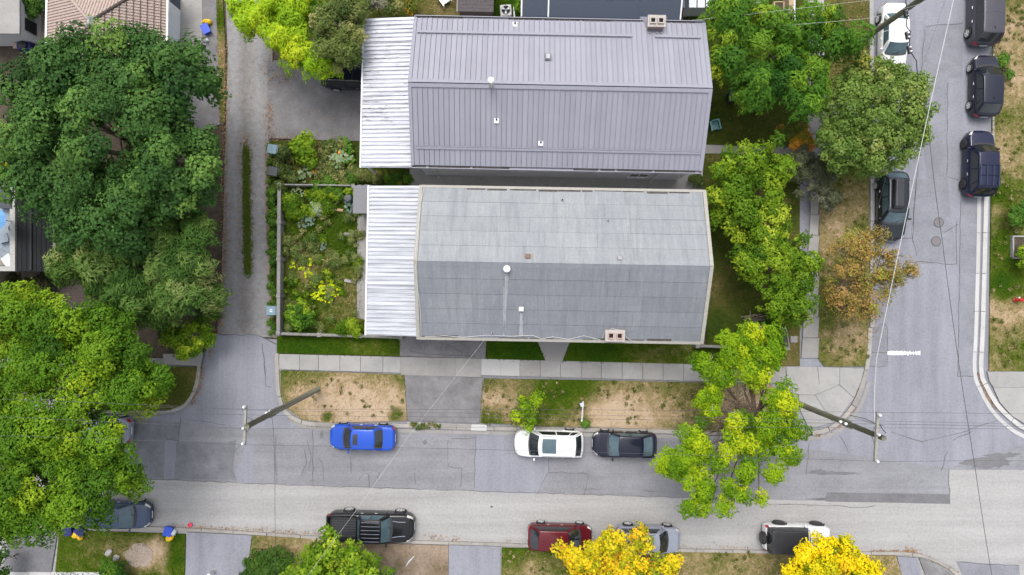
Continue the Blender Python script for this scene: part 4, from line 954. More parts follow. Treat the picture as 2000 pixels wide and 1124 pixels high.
MB().tube([(0, 0, 0), (0, 0, 2.2)], .03, 6).build('pole', 'white_trim', um); MB().lathe([(.25, 0), (.25, .08), (.1, .1)], 12).build('base', 'black_plastic', um)
m = MB(); n = 8; m.add([(0, 0, 2.25)] + [(.72 * math.cos(2 * math.pi * i / n + .4), .72 * math.sin(2 * math.pi * i / n + .4), 1.9) for i in range(n)], [(0, i + 1, (i + 1) % n + 1) for i in range(n)]); m.build('canopy', 'umbrella_blue', um)
tb = thing('round_table', 'small dark round table against the deck parapet', 'table', (*W(25, 446, 5.7), 5.25))
MB().lathe([(.02, .42), (.27, .42), (.27, .45), (.02, .45)], 18).build('table_top', 'roof_wood', tb)
for i in range(3): MB().tube([(.2 * math.cos(i * 2.1), .2 * math.sin(i * 2.1), 0), (.1 * math.cos(i * 2.1), .1 * math.sin(i * 2.1), .43)], .015, 5).build('leg', 'black_plastic', tb)
bq = thing('storage_box', 'dark grey storage box on the roof deck', 'box', (*W(8, 390, 5.8), 5.25))
MB().box(-.5, .42, -.5, .5, 0, .5).build('box', 'bin_black', bq); MB().box(-.54, .46, -.54, .54, .5, .57).build('lid', 'bin_black', bq)
lc = thing('lounge_chair', 'pale lounge chair at the lower end of the roof deck', 'chair', (*W(14, 508, 5.6), 5.25), R(35))
MB().box(-.3, .3, -.5, .3, .28, .34).build('seat', 'bag_white', lc); o = MB().box(-.3, .3, 0, .06, 0, .6).build('backrest', 'bag_white', lc); o.location = (0, .3, .3); o.rotation_euler.x = R(-30)
for sx in (-1, 1):
    for yy in (-.45, .25): MB().tube([(sx * .27, yy, 0), (sx * .27, yy, .29)], .02, 5).build('leg', 'black_plastic', lc)
wc = thing('folding_chair', 'dark thin framed folding chair beside the blue umbrella', 'chair', (*W(2, 467, 5.6), 5.25), R(10))
MB().box(-.25, .5, -.25, .25, .40, .43).build('seat', 'deck_blue', wc)
for pts in ([(-.25, -.25, 0), (.5, -.25, .44)], [(-.25, .25, 0), (.5, .25, .44)], [(-.25, -.25, .44), (-.3, -.25, .9)], [(-.25, .25, .44), (-.3, .25, .9)]): MB().tube(pts, .022, 5).build('leg', 'black_plastic', wc)
pr = thing('porch', 'low porch with a weathered grey flat roof beside the roof deck', 'porch', (*W(84, 470, 3.2), 0))
MB().box(-.75, .68, -1.2, 1.2, 3.0, 3.12).build('roof', 'wall_top_weathered', pr); MB().box(.68, .76, -1.22, 1.22, 2.98, 3.2).build('roof_edge', 'parapet', pr); MB().box(-.75, .68, -1.28, -1.2, 2.98, 3.2).build('roof_edge', 'parapet', pr)
for sx in (-.6, .55):
    for yy in (-1.05, 1.05): MB().box(sx - .06, sx + .06, yy - .06, yy + .06, 0, 3.0).build('post', 'grey_wood', pr)
wr = thing('shed', 'shed with dark brown board roof under the plumed tree', 'shed', (*W(150, 570, 2.4), 0))
MB().box(-1.4, 5.0, -.9, 1.0, 0, 2.2).build('wall', 'roof_wood', wr)
me = MB().box(-1.5, 5.1, -.072, .072, 2.2, 2.27).mesh('board', 'roof_wood')
for i in range(13): link('board', me, wr, (0, -.95 + i * .155, random.uniform(0, .02)))
MB().box(-1.5, 5.1, -1.10, -1.03, 2.1, 2.25).build('roof_edge', 'grey_wood', wr)
# buildings at the top edge
sh = thing('garden_shed', 'shed with a dark brown shingled roof at the top edge', 'shed', (*W(929, -20, 2.6), 0), ROT)
MB().box(-1.1, 1.1, -1.25, 1.6, 0, 2.2).build('wall', 'roof_wood', sh)
MB().box(-1.2, 1.2, -1.35, 1.7, 2.2, 2.3).build('roof', 'shingle_brown', sh); me = MB().box(-.148, .148, -.115, .115, 0, .02).mesh('shingle', 'shingle_brown')
rr = sh.children[-1]
for i in range(8):
    for j in range(12):
        if -1.03 + i * .3 + (j % 2) * .1 < 1.1: o = link('shingle', me, rr, (-1.05 + i * .3 + (j % 2) * .05, -1.24 + j * .235, 2.305)); o.rotation_euler.x = R(-3)
MB().box(-1.25, -1.2, -1.36, 1.7, 2.1, 2.32).build('edge_trim', 'beige_trim', sh)
ac = thing('air_conditioner', 'square beige air conditioner with a round fan grille', 'air conditioner', (*W(988, 20, .8), 0), R(4))
bevel(MB().box(-.4, .4, -.4, .4, 0, .78).build('case', 'fan_case', ac), .08)
MB().lathe([(.30, .78), (.33, .80), (.30, .815)], 24).build('fan_ring', 'fan_case', ac); MB().lathe([(.29, .775), (.29, .785)], 24).build('fan_well', 'soot_hollow_black', ac).location.z = .04
for i in range(3):
    a = i * 2.094; m = MB(); m.add([(.04 * math.cos(a), .04 * math.sin(a), .79), (.27 * math.cos(a + .1), .27 * math.sin(a + .1), .80), (.27 * math.cos(a + .75), .27 * math.sin(a + .75), .81), (.05 * math.cos(a + 1.0), .05 * math.sin(a + 1.0), .80)], [(0, 1, 2, 3)]); m.build('fan_blade', 'bag_white', ac).location.z = .04
for i in range(4): MB().tube([(-.3 * math.cos(i * .785), -.3 * math.sin(i * .785), .83), (.3 * math.cos(i * .785), .3 * math.sin(i * .785), .83)], .008, 4).build('grille_bar', 'galvanised', ac).location.z = .04
MB().box(.52, .62, -.9, .4, 0, .3).build('conduit', 'white_trim', ac)
nb = thing('house', 'dark navy roofed neighbouring house at the top edge', 'house', (*W(1185, -30, 4.5), 0), ROT)
k = k_at(4.5)
MB().box(-5.0, 5.0, -1.3, 3, 0, 4.3).build('wall', 'siding_blue', nb)
m = MB(); m.add([(-5.35, -2.0, 4.2), (4.75, -2.0, 4.2), (4.75, 3, 6.0), (-5.35, 3, 6.0), (-5.35, -2.0, 4.05), (4.75, -2.0, 4.05), (4.75, 3, 5.85), (-5.35, 3, 5.85)], [(0, 1, 2, 3), (7, 6, 5, 4), (0, 4, 5, 1), (1, 5, 6, 2), (3, 7, 4, 0)]); nr_ = m.build('roof', 'roof_navy', nb)
for x in (-5.35, 4.75, -3.65, 2.2):
    m = MB(); m.add([(x - .04, -2.02, 4.22), (x + .05, -2.02, 4.22), (x + .05, 3, 6.03), (x - .04, 3, 6.03), (x - .04, -2.02, 4.0), (x + .05, -2.02, 4.0), (x + .05, 3, 5.8), (x - .04, 3, 5.8)], [(0, 1, 2, 3), (0, 4, 5, 1), (1, 5, 6, 2), (3, 7, 4, 0)])
    m.build('roof_seam' if abs(x) < 4 else 'verge_trim', 'white_trim' if x != 2.2 else 'roof_navy', nr_)
MB().box(-5.35, 4.75, -2.16, -2.02, 4.06, 4.2).build('gutter', 'roof_navy', nb)
for x in (-4.6, .1): MB().box(x, x + .3, -.9, -.65, 4.5, 4.75).build('roof_vent', 'galvanised', nr_)
ws = thing('greenhouse', 'small white framed greenhouse among the leaves at the top', 'greenhouse', (*W(1385, 2, 1.5), 0))
MB().box(-1.4, 1.4, -.5, .5, 0, 1.6).build('panel', 'bag_white', ws)
for i in range(6): MB().box(-1.45 + i * .57, -1.40 + i * .57, -.55, .55, 1.6, 1.68).build('frame_bar', 'black_plastic', ws)
rb = thing('raised_bed', 'raised timber garden bed at the top right', 'garden bed', (*W(1520, 28, .3), .09))
MB().box(-.28, .28, -.75, .75, 0, .3).build('soil', 'soil', rb)
for s_ in (-1, 1): MB().box(s_ * .33 - .05, s_ * .33 + .05, -.8, .8, 0, .36).build('side_board', 'lumber', rb); MB().box(-.275, .275, s_ * .79 - .035, s_ * .79 + .035, 0, .36).build('end_board', 'lumber', rb)
wf = thing('fence', 'brown timber fence line beside the raised bed', 'fence', (*W(1543, 15, .9), .09))
for i in range(10): MB().box(-.16, .16, -1.4 + i * .29, -1.4 + i * .29 + .27, 0, 1.0 + (i % 3) * .02).build('board', 'lumber', wf)
MB().box(.2, .3, -1.4, 1.5, 0, .95).build('rail', 'white_trim', wf)
sg = thing('stepping_slab', 'pale concrete slab on the lawn at the top', 'slab', (*W(1486, 1, .1), .1)); bevel(MB().box(-.33, .33, -.2, .25, -.05, .05).build('slab', 'concrete_new', sg), .02)
gc = thing('garden_chair', 'white garden chair on the dry back lawn', 'chair', (*W(868, -2, .5), .05), R(35))
MB().box(-.3, .3, -.3, .3, .36, .40).build('seat', 'bag_white', gc); MB().box(-.3, .3, .3, .36, .36, .95).build('backrest', 'white_paint', gc)
for sx in (-1, 1):
    MB().box(sx * .34 - .04, sx * .34 + .04, -.45, .35, .55, .59).build('armrest', 'white_paint', gc)
    for yy in (-.4, .3): MB().box(sx * .33 - .03, sx * .33 + .03, yy - .03, yy + .03, 0, .55).build('leg', 'white_paint', gc)

# ================================================================== UTILITY POLES AND WIRES
PH = 12.87
def pole(label, bx, by, arm_ang, arm_len, ins, base=.1, arm=True):
    x, y = W(bx, by); t = thing('utility_pole', label, 'utility pole', (x, y, base), group='wooden utility poles')
    MB().tube([(0, 0, -.3), (0, 0, 5), (0, 0, PH - base)], [.20, .175, .135], 12).build('shaft', 'pole_wood', t, True)
    if arm:
        c, s_ = math.cos(arm_ang), math.sin(arm_ang); a = MB(); L = arm_len / 2; z0 = PH - .45
        dx = Vector((c, s_, 0)); nx = Vector((-s_, c, 0))
        off = Vector((-.02, -.0, 0)) + nx * .19
        vs = [off + dx * sx * L + nx * sy * .06 + Vector((0, 0, z0 + sz * .07)) for sz in (-1, 1) for sy in (-1, 1) for sx in (-1, 1)]
        a.add(vs, [(0, 2, 3, 1), (4, 5, 7, 6), (0, 1, 5, 4), (1, 3, 7, 5), (3, 2, 6, 7), (2, 0, 4, 6)]); cross = a.build('crossarm', 'arm_wood', t)
        for q in ins:
            p = off + dx * q * L; MB().lathe([(.02, .07), (.03, .13), (.085, .14), (.095, .2), (.06, .25), (.085, .27), (.05, .34), (.015, .36)], 12, (p.x, p.y, z0)).build('insulator', 'insulator', cross, True)
        for sgn in (-1, 1): MB().tube([(.0, 0, z0 - .9), off + dx * sgn * L * .45 + Vector((0, 0, z0 - .06))], .018, 5).build('brace', 'galvanised', cross)
    for z in (8.6, 9.2):
        i = MB().lathe([(.03, 0), (.08, .02), (.08, .14), (.03, .16)], 10, (-.24, .05, z)).build('spool_insulator', 'insulator', t)
    MB().box(-.02, .02, -.22, .22, 8.4, 9.5).build('bracket', 'galvanised', t)
    MB().tube([(.2, .02, 2.4), (.2, .02, 8.2), (.17, .02, 9.4)], .025, 5).build('conduit', 'grey_wood', t)
    return t
pole('weathered wooden utility pole leaning over the lane mouth', 622, 760, R(88), 2.02, (.95, -.12, -.9))
pole('wooden utility pole beside the corner pad on the right', 1530, 777, R(87), 2.55, (.9, .12, -.95))
pole('wooden utility pole crossing above the white sedan', 1652, 102, R(85), 2.2, (.9, 0, -.9))
def wire(label, pts, r=.014, mat='wire_grey', sag=.35, n=14):
    """pts: (px, py, height)"""
    pp = [W3(*p) for p in pts]; q = []
    for a, b in zip(pp[:-1], pp[1:]):
        for i in range(n):
            t = i / n; q.append(a.lerp(b, t) - Vector((0, 0, sag * 4 * t * (1 - t))))
    q.append(pp[-1]); return tag(MB().tube(q, r, 5).build('overhead_wire', mat), label, 'wire', 'overhead wires')
Zt = PH - .1
# the three line wires along the street
wire('upper overhead line wire running along the street', [(-400, 768, Zt), (478, 800, Zt), (1736, 806, Zt), (2500, 820, Zt)], .008)
wire('middle overhead line wire running along the street', [(-400, 800, Zt), (486, 838, Zt), (1735, 836, Zt), (2500, 850, Zt)], .008)
wire('lower overhead line wire running along the street', [(-400, 842, Zt), (478, 869, Zt), (1731, 902, Zt), (2500, 905, Zt)], .008)
wire('thick secondary cable below the line wires along the street', [(-400, 795, 9), (540, 812, 9), (1665, 828, 9), (2400, 845, 9)], .010, 'wire_dark')
wire('second low cable along the street above the verge', [(-400, 780, 8.7), (545, 803, 8.7), (1668, 822, 8.7), (2400, 842, 8.7)], .007, 'wire_grey')
wire('white cable running up the side street to the corner pole', [(1708, 826, 11.5), (1712, 700, 11.6), (1862, 0, 12), (1890, -140, 12)], .016, 'wire_pale', .1)
wire('dark cable slanting down the right side street', [(1808, 200, 10), (1840, 470, 10), (1905, 920, 10), (1960, 1250, 10)], .014, 'wire_dark', .1)
wire('thin dark cable crossing the street below the lane pole', [(530, 806, 9), (535, 860, 9), (537, 1000, 9), (539, 1250, 9)], .011, 'wire_dark', .08)
wire('pale service wire slanting from the lower roof across the street', [(948, 662, 5.4), (800, 850, 7.6), (690, 1005, 8.6), (560, 1180, 9.4)], .006, 'wire_pale', .05)
wire('upper pale service wire over the top right garden', [(1352, 40, 5.5), (1500, 24, 7), (1800, -12, 9.6)], .007, 'wire_pale', .05)
wire('lower pale service wire over the top right garden', [(1420, 60, 5), (1560, 48, 7), (1700, 36, 8.5), (1860, -10, 9.8)], .007, 'wire_pale', .05)
wire('thin pale wire above the dark parked wagon', [(1706, 440, 8), (1735, 330, 9), (1860, -40, 10)], .006, 'wire_grey', .05)
wire('looping black cable hanging by the white sedan', [(1768, -10, 9), (1773, 30, 9), (1770, 50, 8.8), (1778, 62, 8.8), (1776, 95, 8.6), (1790, 120, 8.6), (1793, 150, 8.5)], .03, 'wire_dark', .05, 5)
wire('short black cable tail at the corner pole', [(1660, 812, 9), (1690, 818, 9.2), (1720, 832, 9.8), (1730, 846, 11.5)], .022, 'wire_dark', .1, 6)
for i, (px, py) in enumerate(((1772, 25), (1775, 68), (1779, 96))):
    t = thing('cable_terminal', ('upper', 'middle', 'lower')[i] + ' dark cable terminal hanging beside the white sedan', 'cable terminal', (*W(px, py, 8.9), 8.75), R(10), 'cable terminals on the hanging cable')
    bevel(MB().box(-.1, .1, -.22, .22, -.1, .1).build('case', 'wire_dark', t), .03); MB().lathe([(.02, .1), (.06, .11), (.05, .17)], 8, (0, .12, 0)).build('knob', 'insulator', t); MB().lathe([(.02, .1), (.06, .11), (.05, .17)], 8, (0, -.12, 0)).build('knob', 'insulator', t)

# ================================================================== VEHICLES
paint('paint_blue', (.012, .075, .46), .25); paint('paint_white', (.74, .74, .74), 0); paint('paint_black', (.006, .006, .008), .1, .2)
paint('paint_black_blue', (.008, .010, .024), .2, .2); paint('paint_red', (.105, .007, .013), .3); paint('paint_grey', (.27, .29, .35), .3)
paint('paint_slate', (.045, .07, .125), .3); paint('paint_navy', (.006, .009, .036), .2); paint('paint_charcoal', (.055, .053, .068), .3); paint('paint_teal', (.014, .018, .024), .2)
paint('hardtop_black', (.035, .036, .042), 0, .5)
def lerp(a, b, t): return a + (b - a) * t
WHEELS = {}
def wheel_meshes(r, w, rim):
    key = (r, w, rim)
    if key in WHEELS: return WHEELS[key]
    ty = MB().lathe([(r * .62, -w / 2), (r * .90, -w / 2), (r * .98, -w * .38), (r, -w * .2), (r, w * .2), (r * .98, w * .38), (r * .90, w / 2), (r * .62, w / 2)], 22, axis='y').mesh('tyre', 'rubber', True)
    rm = MB().lathe([(r * .64, -w * .42), (r * .64, w * .42), (r * .60, w * .42), (r * .12, w * .30)], 20, axis='y')
    rm.lathe([(r * .70, w * .40), (r * .70, w * .505), (r * .60, w * .51), (r * .57, w * .42)], 20, axis='y', mi=1)
    rm.lathe([(r * .565, w * .424), (r * .565, w * .432)], 20, axis='y')
    for i in range(5):
        a = i * 2 * math.pi / 5; c, s_ = math.cos(a), math.sin(a); q = []
        for (rr, ww) in ((r * .10, .07), (r * .62, .055)):
            for sg_ in (-1, 1): q.append((c * rr - s_ * ww * sg_, s_ * rr + c * ww * sg_))
        vs = [(x, w * .40, z) for x, z in q] + [(x, w * .515, z) for x, z in q]
        rm.add(vs, [(0, 1, 3, 2), (4, 6, 7, 5), (0, 4, 5, 1), (2, 3, 7, 6), (0, 2, 6, 4), (1, 5, 7, 3)], 1)
    rm.lathe([(r * .14, w * .3), (r * .14, w * .5), (r * .1, w * .52)], 10, axis='y', mi=1)
    rm = rm.mesh('rim', ['black_plastic', rim])
    WHEELS[key] = (ty, rm); return WHEELS[key]
def car(name, label, px, py, ang, L=4.55, Wd=1.8, belt=.92, roof=1.45, hoodf=.74, cab=(.27, .41, .72, .87), tail=None, wr=.33, wheels=(.19, .80), mat='paint_blue',
        roof_mat=None, top=.76, rim='rim_silver', bed=None, boxy=0., extras=(), glass='glass', doors=((.30, .52), (.53, .74)), cat='car', spare=False, nose=.56, ends=(.30, .19), trim='black_plastic'):
    x0, y0 = W(px, py, 0); root = thing(name, label, cat, (x0, y0, Z0 + .012), ang)
    hw0 = Wd / 2; tail = belt - .02 if tail is None else tail; roof_mat = roof_mat or mat
    def X(f): return L * (.5 - f)
    pf = [0, .012, .045, .10, cab[0], cab[3], .97, .99, 1.0]; pz = [nose, nose + .08, hoodf - .03, hoodf, belt + .0, (belt if cab[3] > .93 else tail + .03), tail - .02, tail - .1, tail - .22]
    if cab[3] > .93: pf = [0, .012, .045, .10, cab[0], .955, .985, 1.0]; pz = [nose, nose + .08, hoodf - .03, hoodf, belt, belt, belt - .06, belt - .16]
    def deck(f): return float(np.interp(f, pf, pz))
    def hw(f):
        t1 = max(0, 1 - f / .11); t2 = max(0, (f - .92) / .08); a = (1 - math.sqrt(max(0, 1 - t1 * t1))) * ends[0] * 2.0 * (1 - boxy * .5) + .06 * max(0, 1 - f / .3) ** 2; b = (1 - math.sqrt(max(0, 1 - t2 * t2))) * ends[1] * 2.3 * (1 - boxy * .4) + .05 * max(0, (f - .75) / .25) ** 2
        return hw0 * (1 - a - b) * (1 - .018 * (1 - boxy) * abs(2 * f - 1) ** 2)
    ra = wr * 1.13
    def zlow(f):
        z = .24 + .05 * max(0, 1 - f / .05) + .10 * max(0, (f - .94) / .06)
        for wf in wheels:
            d = abs(f - wf) * L
            if d < ra: z = max(z, wr + math.sqrt(ra * ra - d * d))
        return min(z, deck(f) - .14)
    def section(f):
        zd, zl, h = deck(f), zlow(f), hw(f); zs = zd - .07; inbed = bed and bed[0] <= f <= bed[1]
        pts = [(h * .955, zl), (h * .985, lerp(zl, zs, .25)), (h * 1.0, lerp(zl, zs, .55)), (h * .99, lerp(zl, zs, .82)), (h * .965, zs), (h * .925, zd - .015)]
        if inbed: pts += [(h * .90, zd), (h * .80, zd - .01), (h * .78, .72), (0, .72)]
        else:
            cr = .045 if f < cab[0] + .03 else .02
            pts += [(h * .84, zd + .012), (h * .62, zd + cr * .75), (h * .32, zd + cr), (0, zd + cr * 1.1)]
        return [(y, z) for y, z in pts]
    fs = sorted(set([round(v, 4) for v in list(np.linspace(0, 1, 56)) + [.0008, .003, .006, .010, .014, .022, .03, .045, .06, .94, .955, .97, .978, .986, .991, .995, .998, .9993] +
                 [w + d / L for w in wheels for d in np.linspace(-ra * 1.02, ra * 1.02, 17)] + (([bed[0] - .0005, bed[0], bed[1], bed[1] + .0005]) if bed else [])]))
    fs = [f for f in fs if 0 <= f <= 1]
    b = MB(); secs = [section(f) for f in fs]; nr = len(secs[0]); ring = 2 * nr - 1
    vs = []
    for f, s_ in zip(fs, secs): vs += [(X(f), y, z) for y, z in s_] + [(X(f), -y, z) for y, z in s_[-2::-1]]
    faces = [(i * ring + j, i * ring + j + 1, (i + 1) * ring + j + 1, (i + 1) * ring + j) for i in range(len(fs) - 1) for j in range(ring - 1)]
    faces += [tuple(range(ring)), tuple(range((len(fs) - 1) * ring, len(fs) * ring))[::-1]]
    b.add(vs, faces); body = b.build('body', mat, root, True, True)
    body.modifiers.new('es', 'EDGE_SPLIT').split_angle = R(42)
    MB().box(X(.985), X(.02), -hw0 * .70, hw0 * .70, .16, min(.62, hoodf - .1)).build('chassis', 'black_plastic', root)
    def bp(f, r_, side, off=.008):
        s_ = section(f); i = min(int(r_), nr - 2); t = r_ - i
        y, z = lerp(s_[i][0], s_[i + 1][0], t), lerp(s_[i][1], s_[i + 1][1], t)
        dy, dz = s_[i + 1][0] - s_[i][0], s_[i + 1][1] - s_[i][1]; n = math.hypot(dy, dz) or 1
        return (X(f) + (off if f < .05 else (-off if f > .95 else 0)), side * (y + dz / n * off), z - dy / n * off)
    def bpatch(nm, f0, f1, r0, r1, side, m_, par, off=.008, nu=6, nv=4):
        return MB().grid(lambda u, v: bp(lerp(f0, f1, u), lerp(r0, r1, v), side, off), nu, nv).build(nm, m_, par, True, True)
    # bonnet panel, doors
    hd = MB(); hd.grid(lambda u, v: (lambda q: (q[0], q[1] * (1 if v < .5 else 1), q[2]))(bp(lerp(.075, cab[0] - .012, u), 6.1 + 2.9 * (2 * v if v < .5 else 2 * (1 - v)), 1 if v < .5 else -1, .007)), 8, 12); hd.build('bonnet', mat, root, True, True)
    for side in (-1, 1):
        for (f0, f1) in doors:
            d = bpatch('door', f0 + .006, f1 - .006, .5, 4.6, side, mat, root, .006, 6, 6)
            q = bp(f1 - .035, 3.1, side, .01); MB().box(q[0] - .09, q[0] + .09, q[1] - .02, q[1] + .02, q[2] - .02, q[2] + .02).build('handle', 'chrome' if 'white' not in mat else mat, d)
        bpatch('headlight', .012, .075, 3.6, 5.8, side, 'lamp_clear', root, .012); bpatch('taillight', .958, .997, 2.6, 5.2, side, 'lamp_red', root, .012)
    g0 = X(0); MB().box(g0 - .03, g0 + .014, -hw0 * .42, hw0 * .42, nose - .13, nose - .01).build('grille', 'black_plastic', root); MB().box(g0 - .03, g0 + .018, -hw0 * .55, hw0 * .55, .28, .40).build('lower_grille', 'black_plastic', root)
    MB().box(X(1) - .016, X(1) + .03, -.25, .25, tail - .42, tail - .30).build('number_plate', 'plate_white', root); MB().box(g0 - .01, g0 + .03, -.25, .25, .42, .50).build('number_plate', 'plate_white', root)
    MB().grid(lambda u, v: (X(cab[0]) + .10 - .20 * u + .10 * (1 - (2 * v - 1) ** 2), lerp(-hw0 * .80, hw0 * .80, v), belt + .048 + .01 * u), 2, 8, flip=True).build('cowl', 'black_plastic', root, fixn=True)
    # greenhouse
    xf, xtf, xtr, xr = (X(v) for v in cab); wb, wt = hw0 * .925, hw0 * top; bf, br = .16 * (1 - boxy * .8), .08 * (1 - boxy * .7); zb = belt - .03; crn, c2 = .045, .03
    def q2(u): return 1 - u * u
    def Ft(u): return Vector((xtf + .6 * bf * q2(u), u * wt, roof + crn * q2(u)))
    def Fb(u): return Vector((xf + bf * q2(u), u * wb, zb))
    def Rt(u): return Vector((xtr - .6 * br * q2(u), u * wt, roof + crn * q2(u)))
    def Rb(u): return Vector((xr - br * q2(u), u * wb * .97, zb))
    def St(v, s_): return Vector((lerp(xtf, xtr, v), s_ * wt, roof + c2 * q2(2 * v - 1)))
    def Sb(v, s_): return Vector((lerp(xf, xr, v), s_ * (wb * lerp(1, .97, v) + .02 * q2(2 * v - 1)), zb))
    def front(u, v): return Fb(u).lerp(Ft(u), v)
    def rear(u, v): return Rb(u).lerp(Rt(u), v)
    def sidef(v, t, s_):
        p = Sb(v, s_).lerp(St(v, s_), t); p.y += s_ * .03 * q2(2 * t - 1); return p
    def roofp(u, v): return Vector((lerp(xtf + .6 * bf * q2(u), xtr - .6 * br * q2(u), v), u * wt, roof + crn * q2(u) + c2 * q2(2 * v - 1)))
    c = MB(); n1, n2, n3 = 10, 10, 4
    c.grid(lambda a, b_: front(2 * a - 1, b_), n1, n3); c.grid(lambda a, b_: rear(2 * a - 1, b_), n1, n3); c.grid(lambda a, b_: roofp(2 * a - 1, b_), n1, n2)
    for s_ in (-1, 1): c.grid(lambda a, b_: sidef(a, b_, s_), n2, n3)
    shell = c.build('roof', roof_mat, root, True, True); bevel(shell, .035 * (1 - boxy * .4), 3, 28)
    def pane(nm, fn, u0, u1, v0, v1, out, nu=8, nv=3, m_=glass, par=root, rnd_=.0):
        def f_(a, b_):
            p = fn(lerp(u0, u1, a), lerp(v0, v1, b_)); e = .01
            du = fn(lerp(u0, u1, a) + e, lerp(v0, v1, b_)) - p; dv = fn(lerp(u0, u1, a), lerp(v0, v1, b_) + e) - p
            n = du.cross(dv).normalized(); n = n if n.dot(out) > 0 else -n
            return p + n * .012
        return MB().grid(f_, nu, nv).build(nm, m_, par, True, True)
    pane('windshield', front, -.90, .90, .06, .97, Vector((1, 0, 1)))
    if not bed or True: pane('rear_window', rear, -.86, .86, .22 if cab[3] > .93 else .08, .93, Vector((-1, 0, 1)))
    wins = ((.09, .46), (.49, .80), (.825, .955)) if cab[3] > .93 else ((.12, .50), (.53, .90))
    if bed: wins = ((.12, .52), (.55, .92))
    for s_ in (-1, 1):
        for (a, b_) in wins: pane('side_window', lambda v, t, s_=s_: sidef(v, t, s_), a, b_, .16, .90, Vector((0, s_, .3)), 6, 3)
        m = MB(); mx, my, mz = xf - .22, s_ * (hw0 + .09), belt + .10
        m.lathe([(.02, -.11), (.075, -.09), (.085, 0), (.075, .08), (.02, .10)], 10, (0, 0, 0), axis='y'); mr = m.build('mirror', mat, root, True); mr.location = (mx, my, mz); mr.scale = (.8, 1, .95)
        MB().tube([(mx, s_ * (hw0 - .06), mz - .06), (mx, my, mz - .02)], .025, 5).build('mirror_arm', 'black_plastic', root)
    ty, rm = wheel_meshes(wr, .22 if not boxy else .26, rim)
    for f in wheels:
        for s_ in (-1, 1):
            o = link('wheel', None, root, (X(f), s_ * (hw0 - .065), wr)); o.rotation_euler.z = 0 if s_ > 0 else math.pi
            link('tyre', ty, o); link('rim', rm, o)
    if 'wipers' not in extras:
        for y in (-.45, .1):
            p, q = front(-y / wb * -.6, .10), front((y - .35) / wb * -.8, .32); MB().tube([p + Vector((.03, 0, .03)), q + Vector((.02, 0, .025))], .012, 4).build('wiper', 'black_plastic', root)
    def on_roof(nm, u0, u1, v0, v1, m_, off=.012): 
        return MB().grid(lambda a, b_: roofp(lerp(u0, u1, a), lerp(v0, v1, b_)) + Vector((0, 0, off)), 6, 6).build(nm, m_, root, True, True)
    if 'sunroof' in extras: on_roof('sunroof', -.55, .55, .10, .30, 'glass')
    if 'big_sunroof' in extras: on_roof('sunroof', -.68, .68, .10, .48, 'glass_teal_reflection')
    if 'ridges' in extras:
        for i in range(6):
            u = -.82 + i * .328; MB().tube([roofp(u, .06) + Vector((0, 0, .012)), roofp(u, .5) + Vector((0, 0, .016)), roofp(u, .94) + Vector((0, 0, .012))], .014, 5).build('roof_rib_sheen', 'paint_grey', root)  # silvery reflections along the black roof, painted in as pale grey ribs
        for s_ in (-1, 1): MB().tube([bp(.09, 7.4, s_, .01), bp(.17, 7.4, s_, .015), bp(cab[0] - .03, 7.2, s_, .01)], .025, 5).build('bonnet_crease', 'paint_grey', root)
    if 'rails' in extras:
        for s_ in (-1, 1): MB().tube([roofp(s_ * .92, .08) + Vector((0, 0, .02)), roofp(s_ * .92, .14) + Vector((0, 0, .07)), roofp(s_ * .92, .86) + Vector((0, 0, .07)), roofp(s_ * .92, .93) + Vector((0, 0, .02))], .022, 6).build('roof_rail', 'chrome', root)
    if 'crossbars' in extras:
        for v in (.25, .65): MB().tube([roofp(-.92, v) + Vector((0, 0, .10)), roofp(.92, v) + Vector((0, 0, .10))], .025, 6).build('roof_crossbar', 'black_plastic', root)
    if 'roof_rack' in extras:
        for v in (.36, .66, .96): MB().tube([roofp(-.93, v) + Vector((0, 0, .09)), roofp(.93, v) + Vector((0, 0, .09))], .022, 6).build('roof_crossbar', 'paint_navy', root)
        for u in (-.93, -.31, .31, .93): MB().tube([roofp(u, .36) + Vector((0, 0, .085)), roofp(u, .96) + Vector((0, 0, .085))], .016 if abs(u) < .9 else .03, 6).build('roof_rail', 'paint_slate', root)
    if 'roof_box' in extras:
        m = MB(); m.taper((xtf + xtr) / 2 - .1, -.12, roof + .10, roof + .38, 1.05, .38, .9, .30); o = m.build('roof_box', 'hardtop_black', root); bevel(o, .09, 3)
    if 'seam' in extras: MB().tube([roofp(-.94, .46) + Vector((0, 0, .004)), roofp(0, .46) + Vector((0, 0, .004)), roofp(.94, .46) + Vector((0, 0, .004))], .009, 4).build('roof_seam', 'black_plastic', root)
    if 'antenna' in extras: MB().taper(xtr + .28, 0, roof + .05, roof + .14, .09, .025, .02, .01).build('antenna_fin', 'black_plastic', root)
    if bed:
        xa, xb = X(bed[0]) - .03, X(bed[1]) + .03; wi = hw0 * .74
        MB().box(xb, xa, -wi, wi, .722, .735).build('bed_floor', 'black_plastic', root)
        for i in range(9): MB().box(xb, xa, -wi + .04 + i * (2 * wi - .08) / 8 - .03, -wi + .04 + i * (2 * wi - .08) / 8 + .03, .735, .757).build('bed_rib', 'bin_black', root)
        tg = MB().box(X(1.0) - .01, X(.988), -hw0 * .80, hw0 * .80, .72, tail - .04).build('tailgate', mat, root)
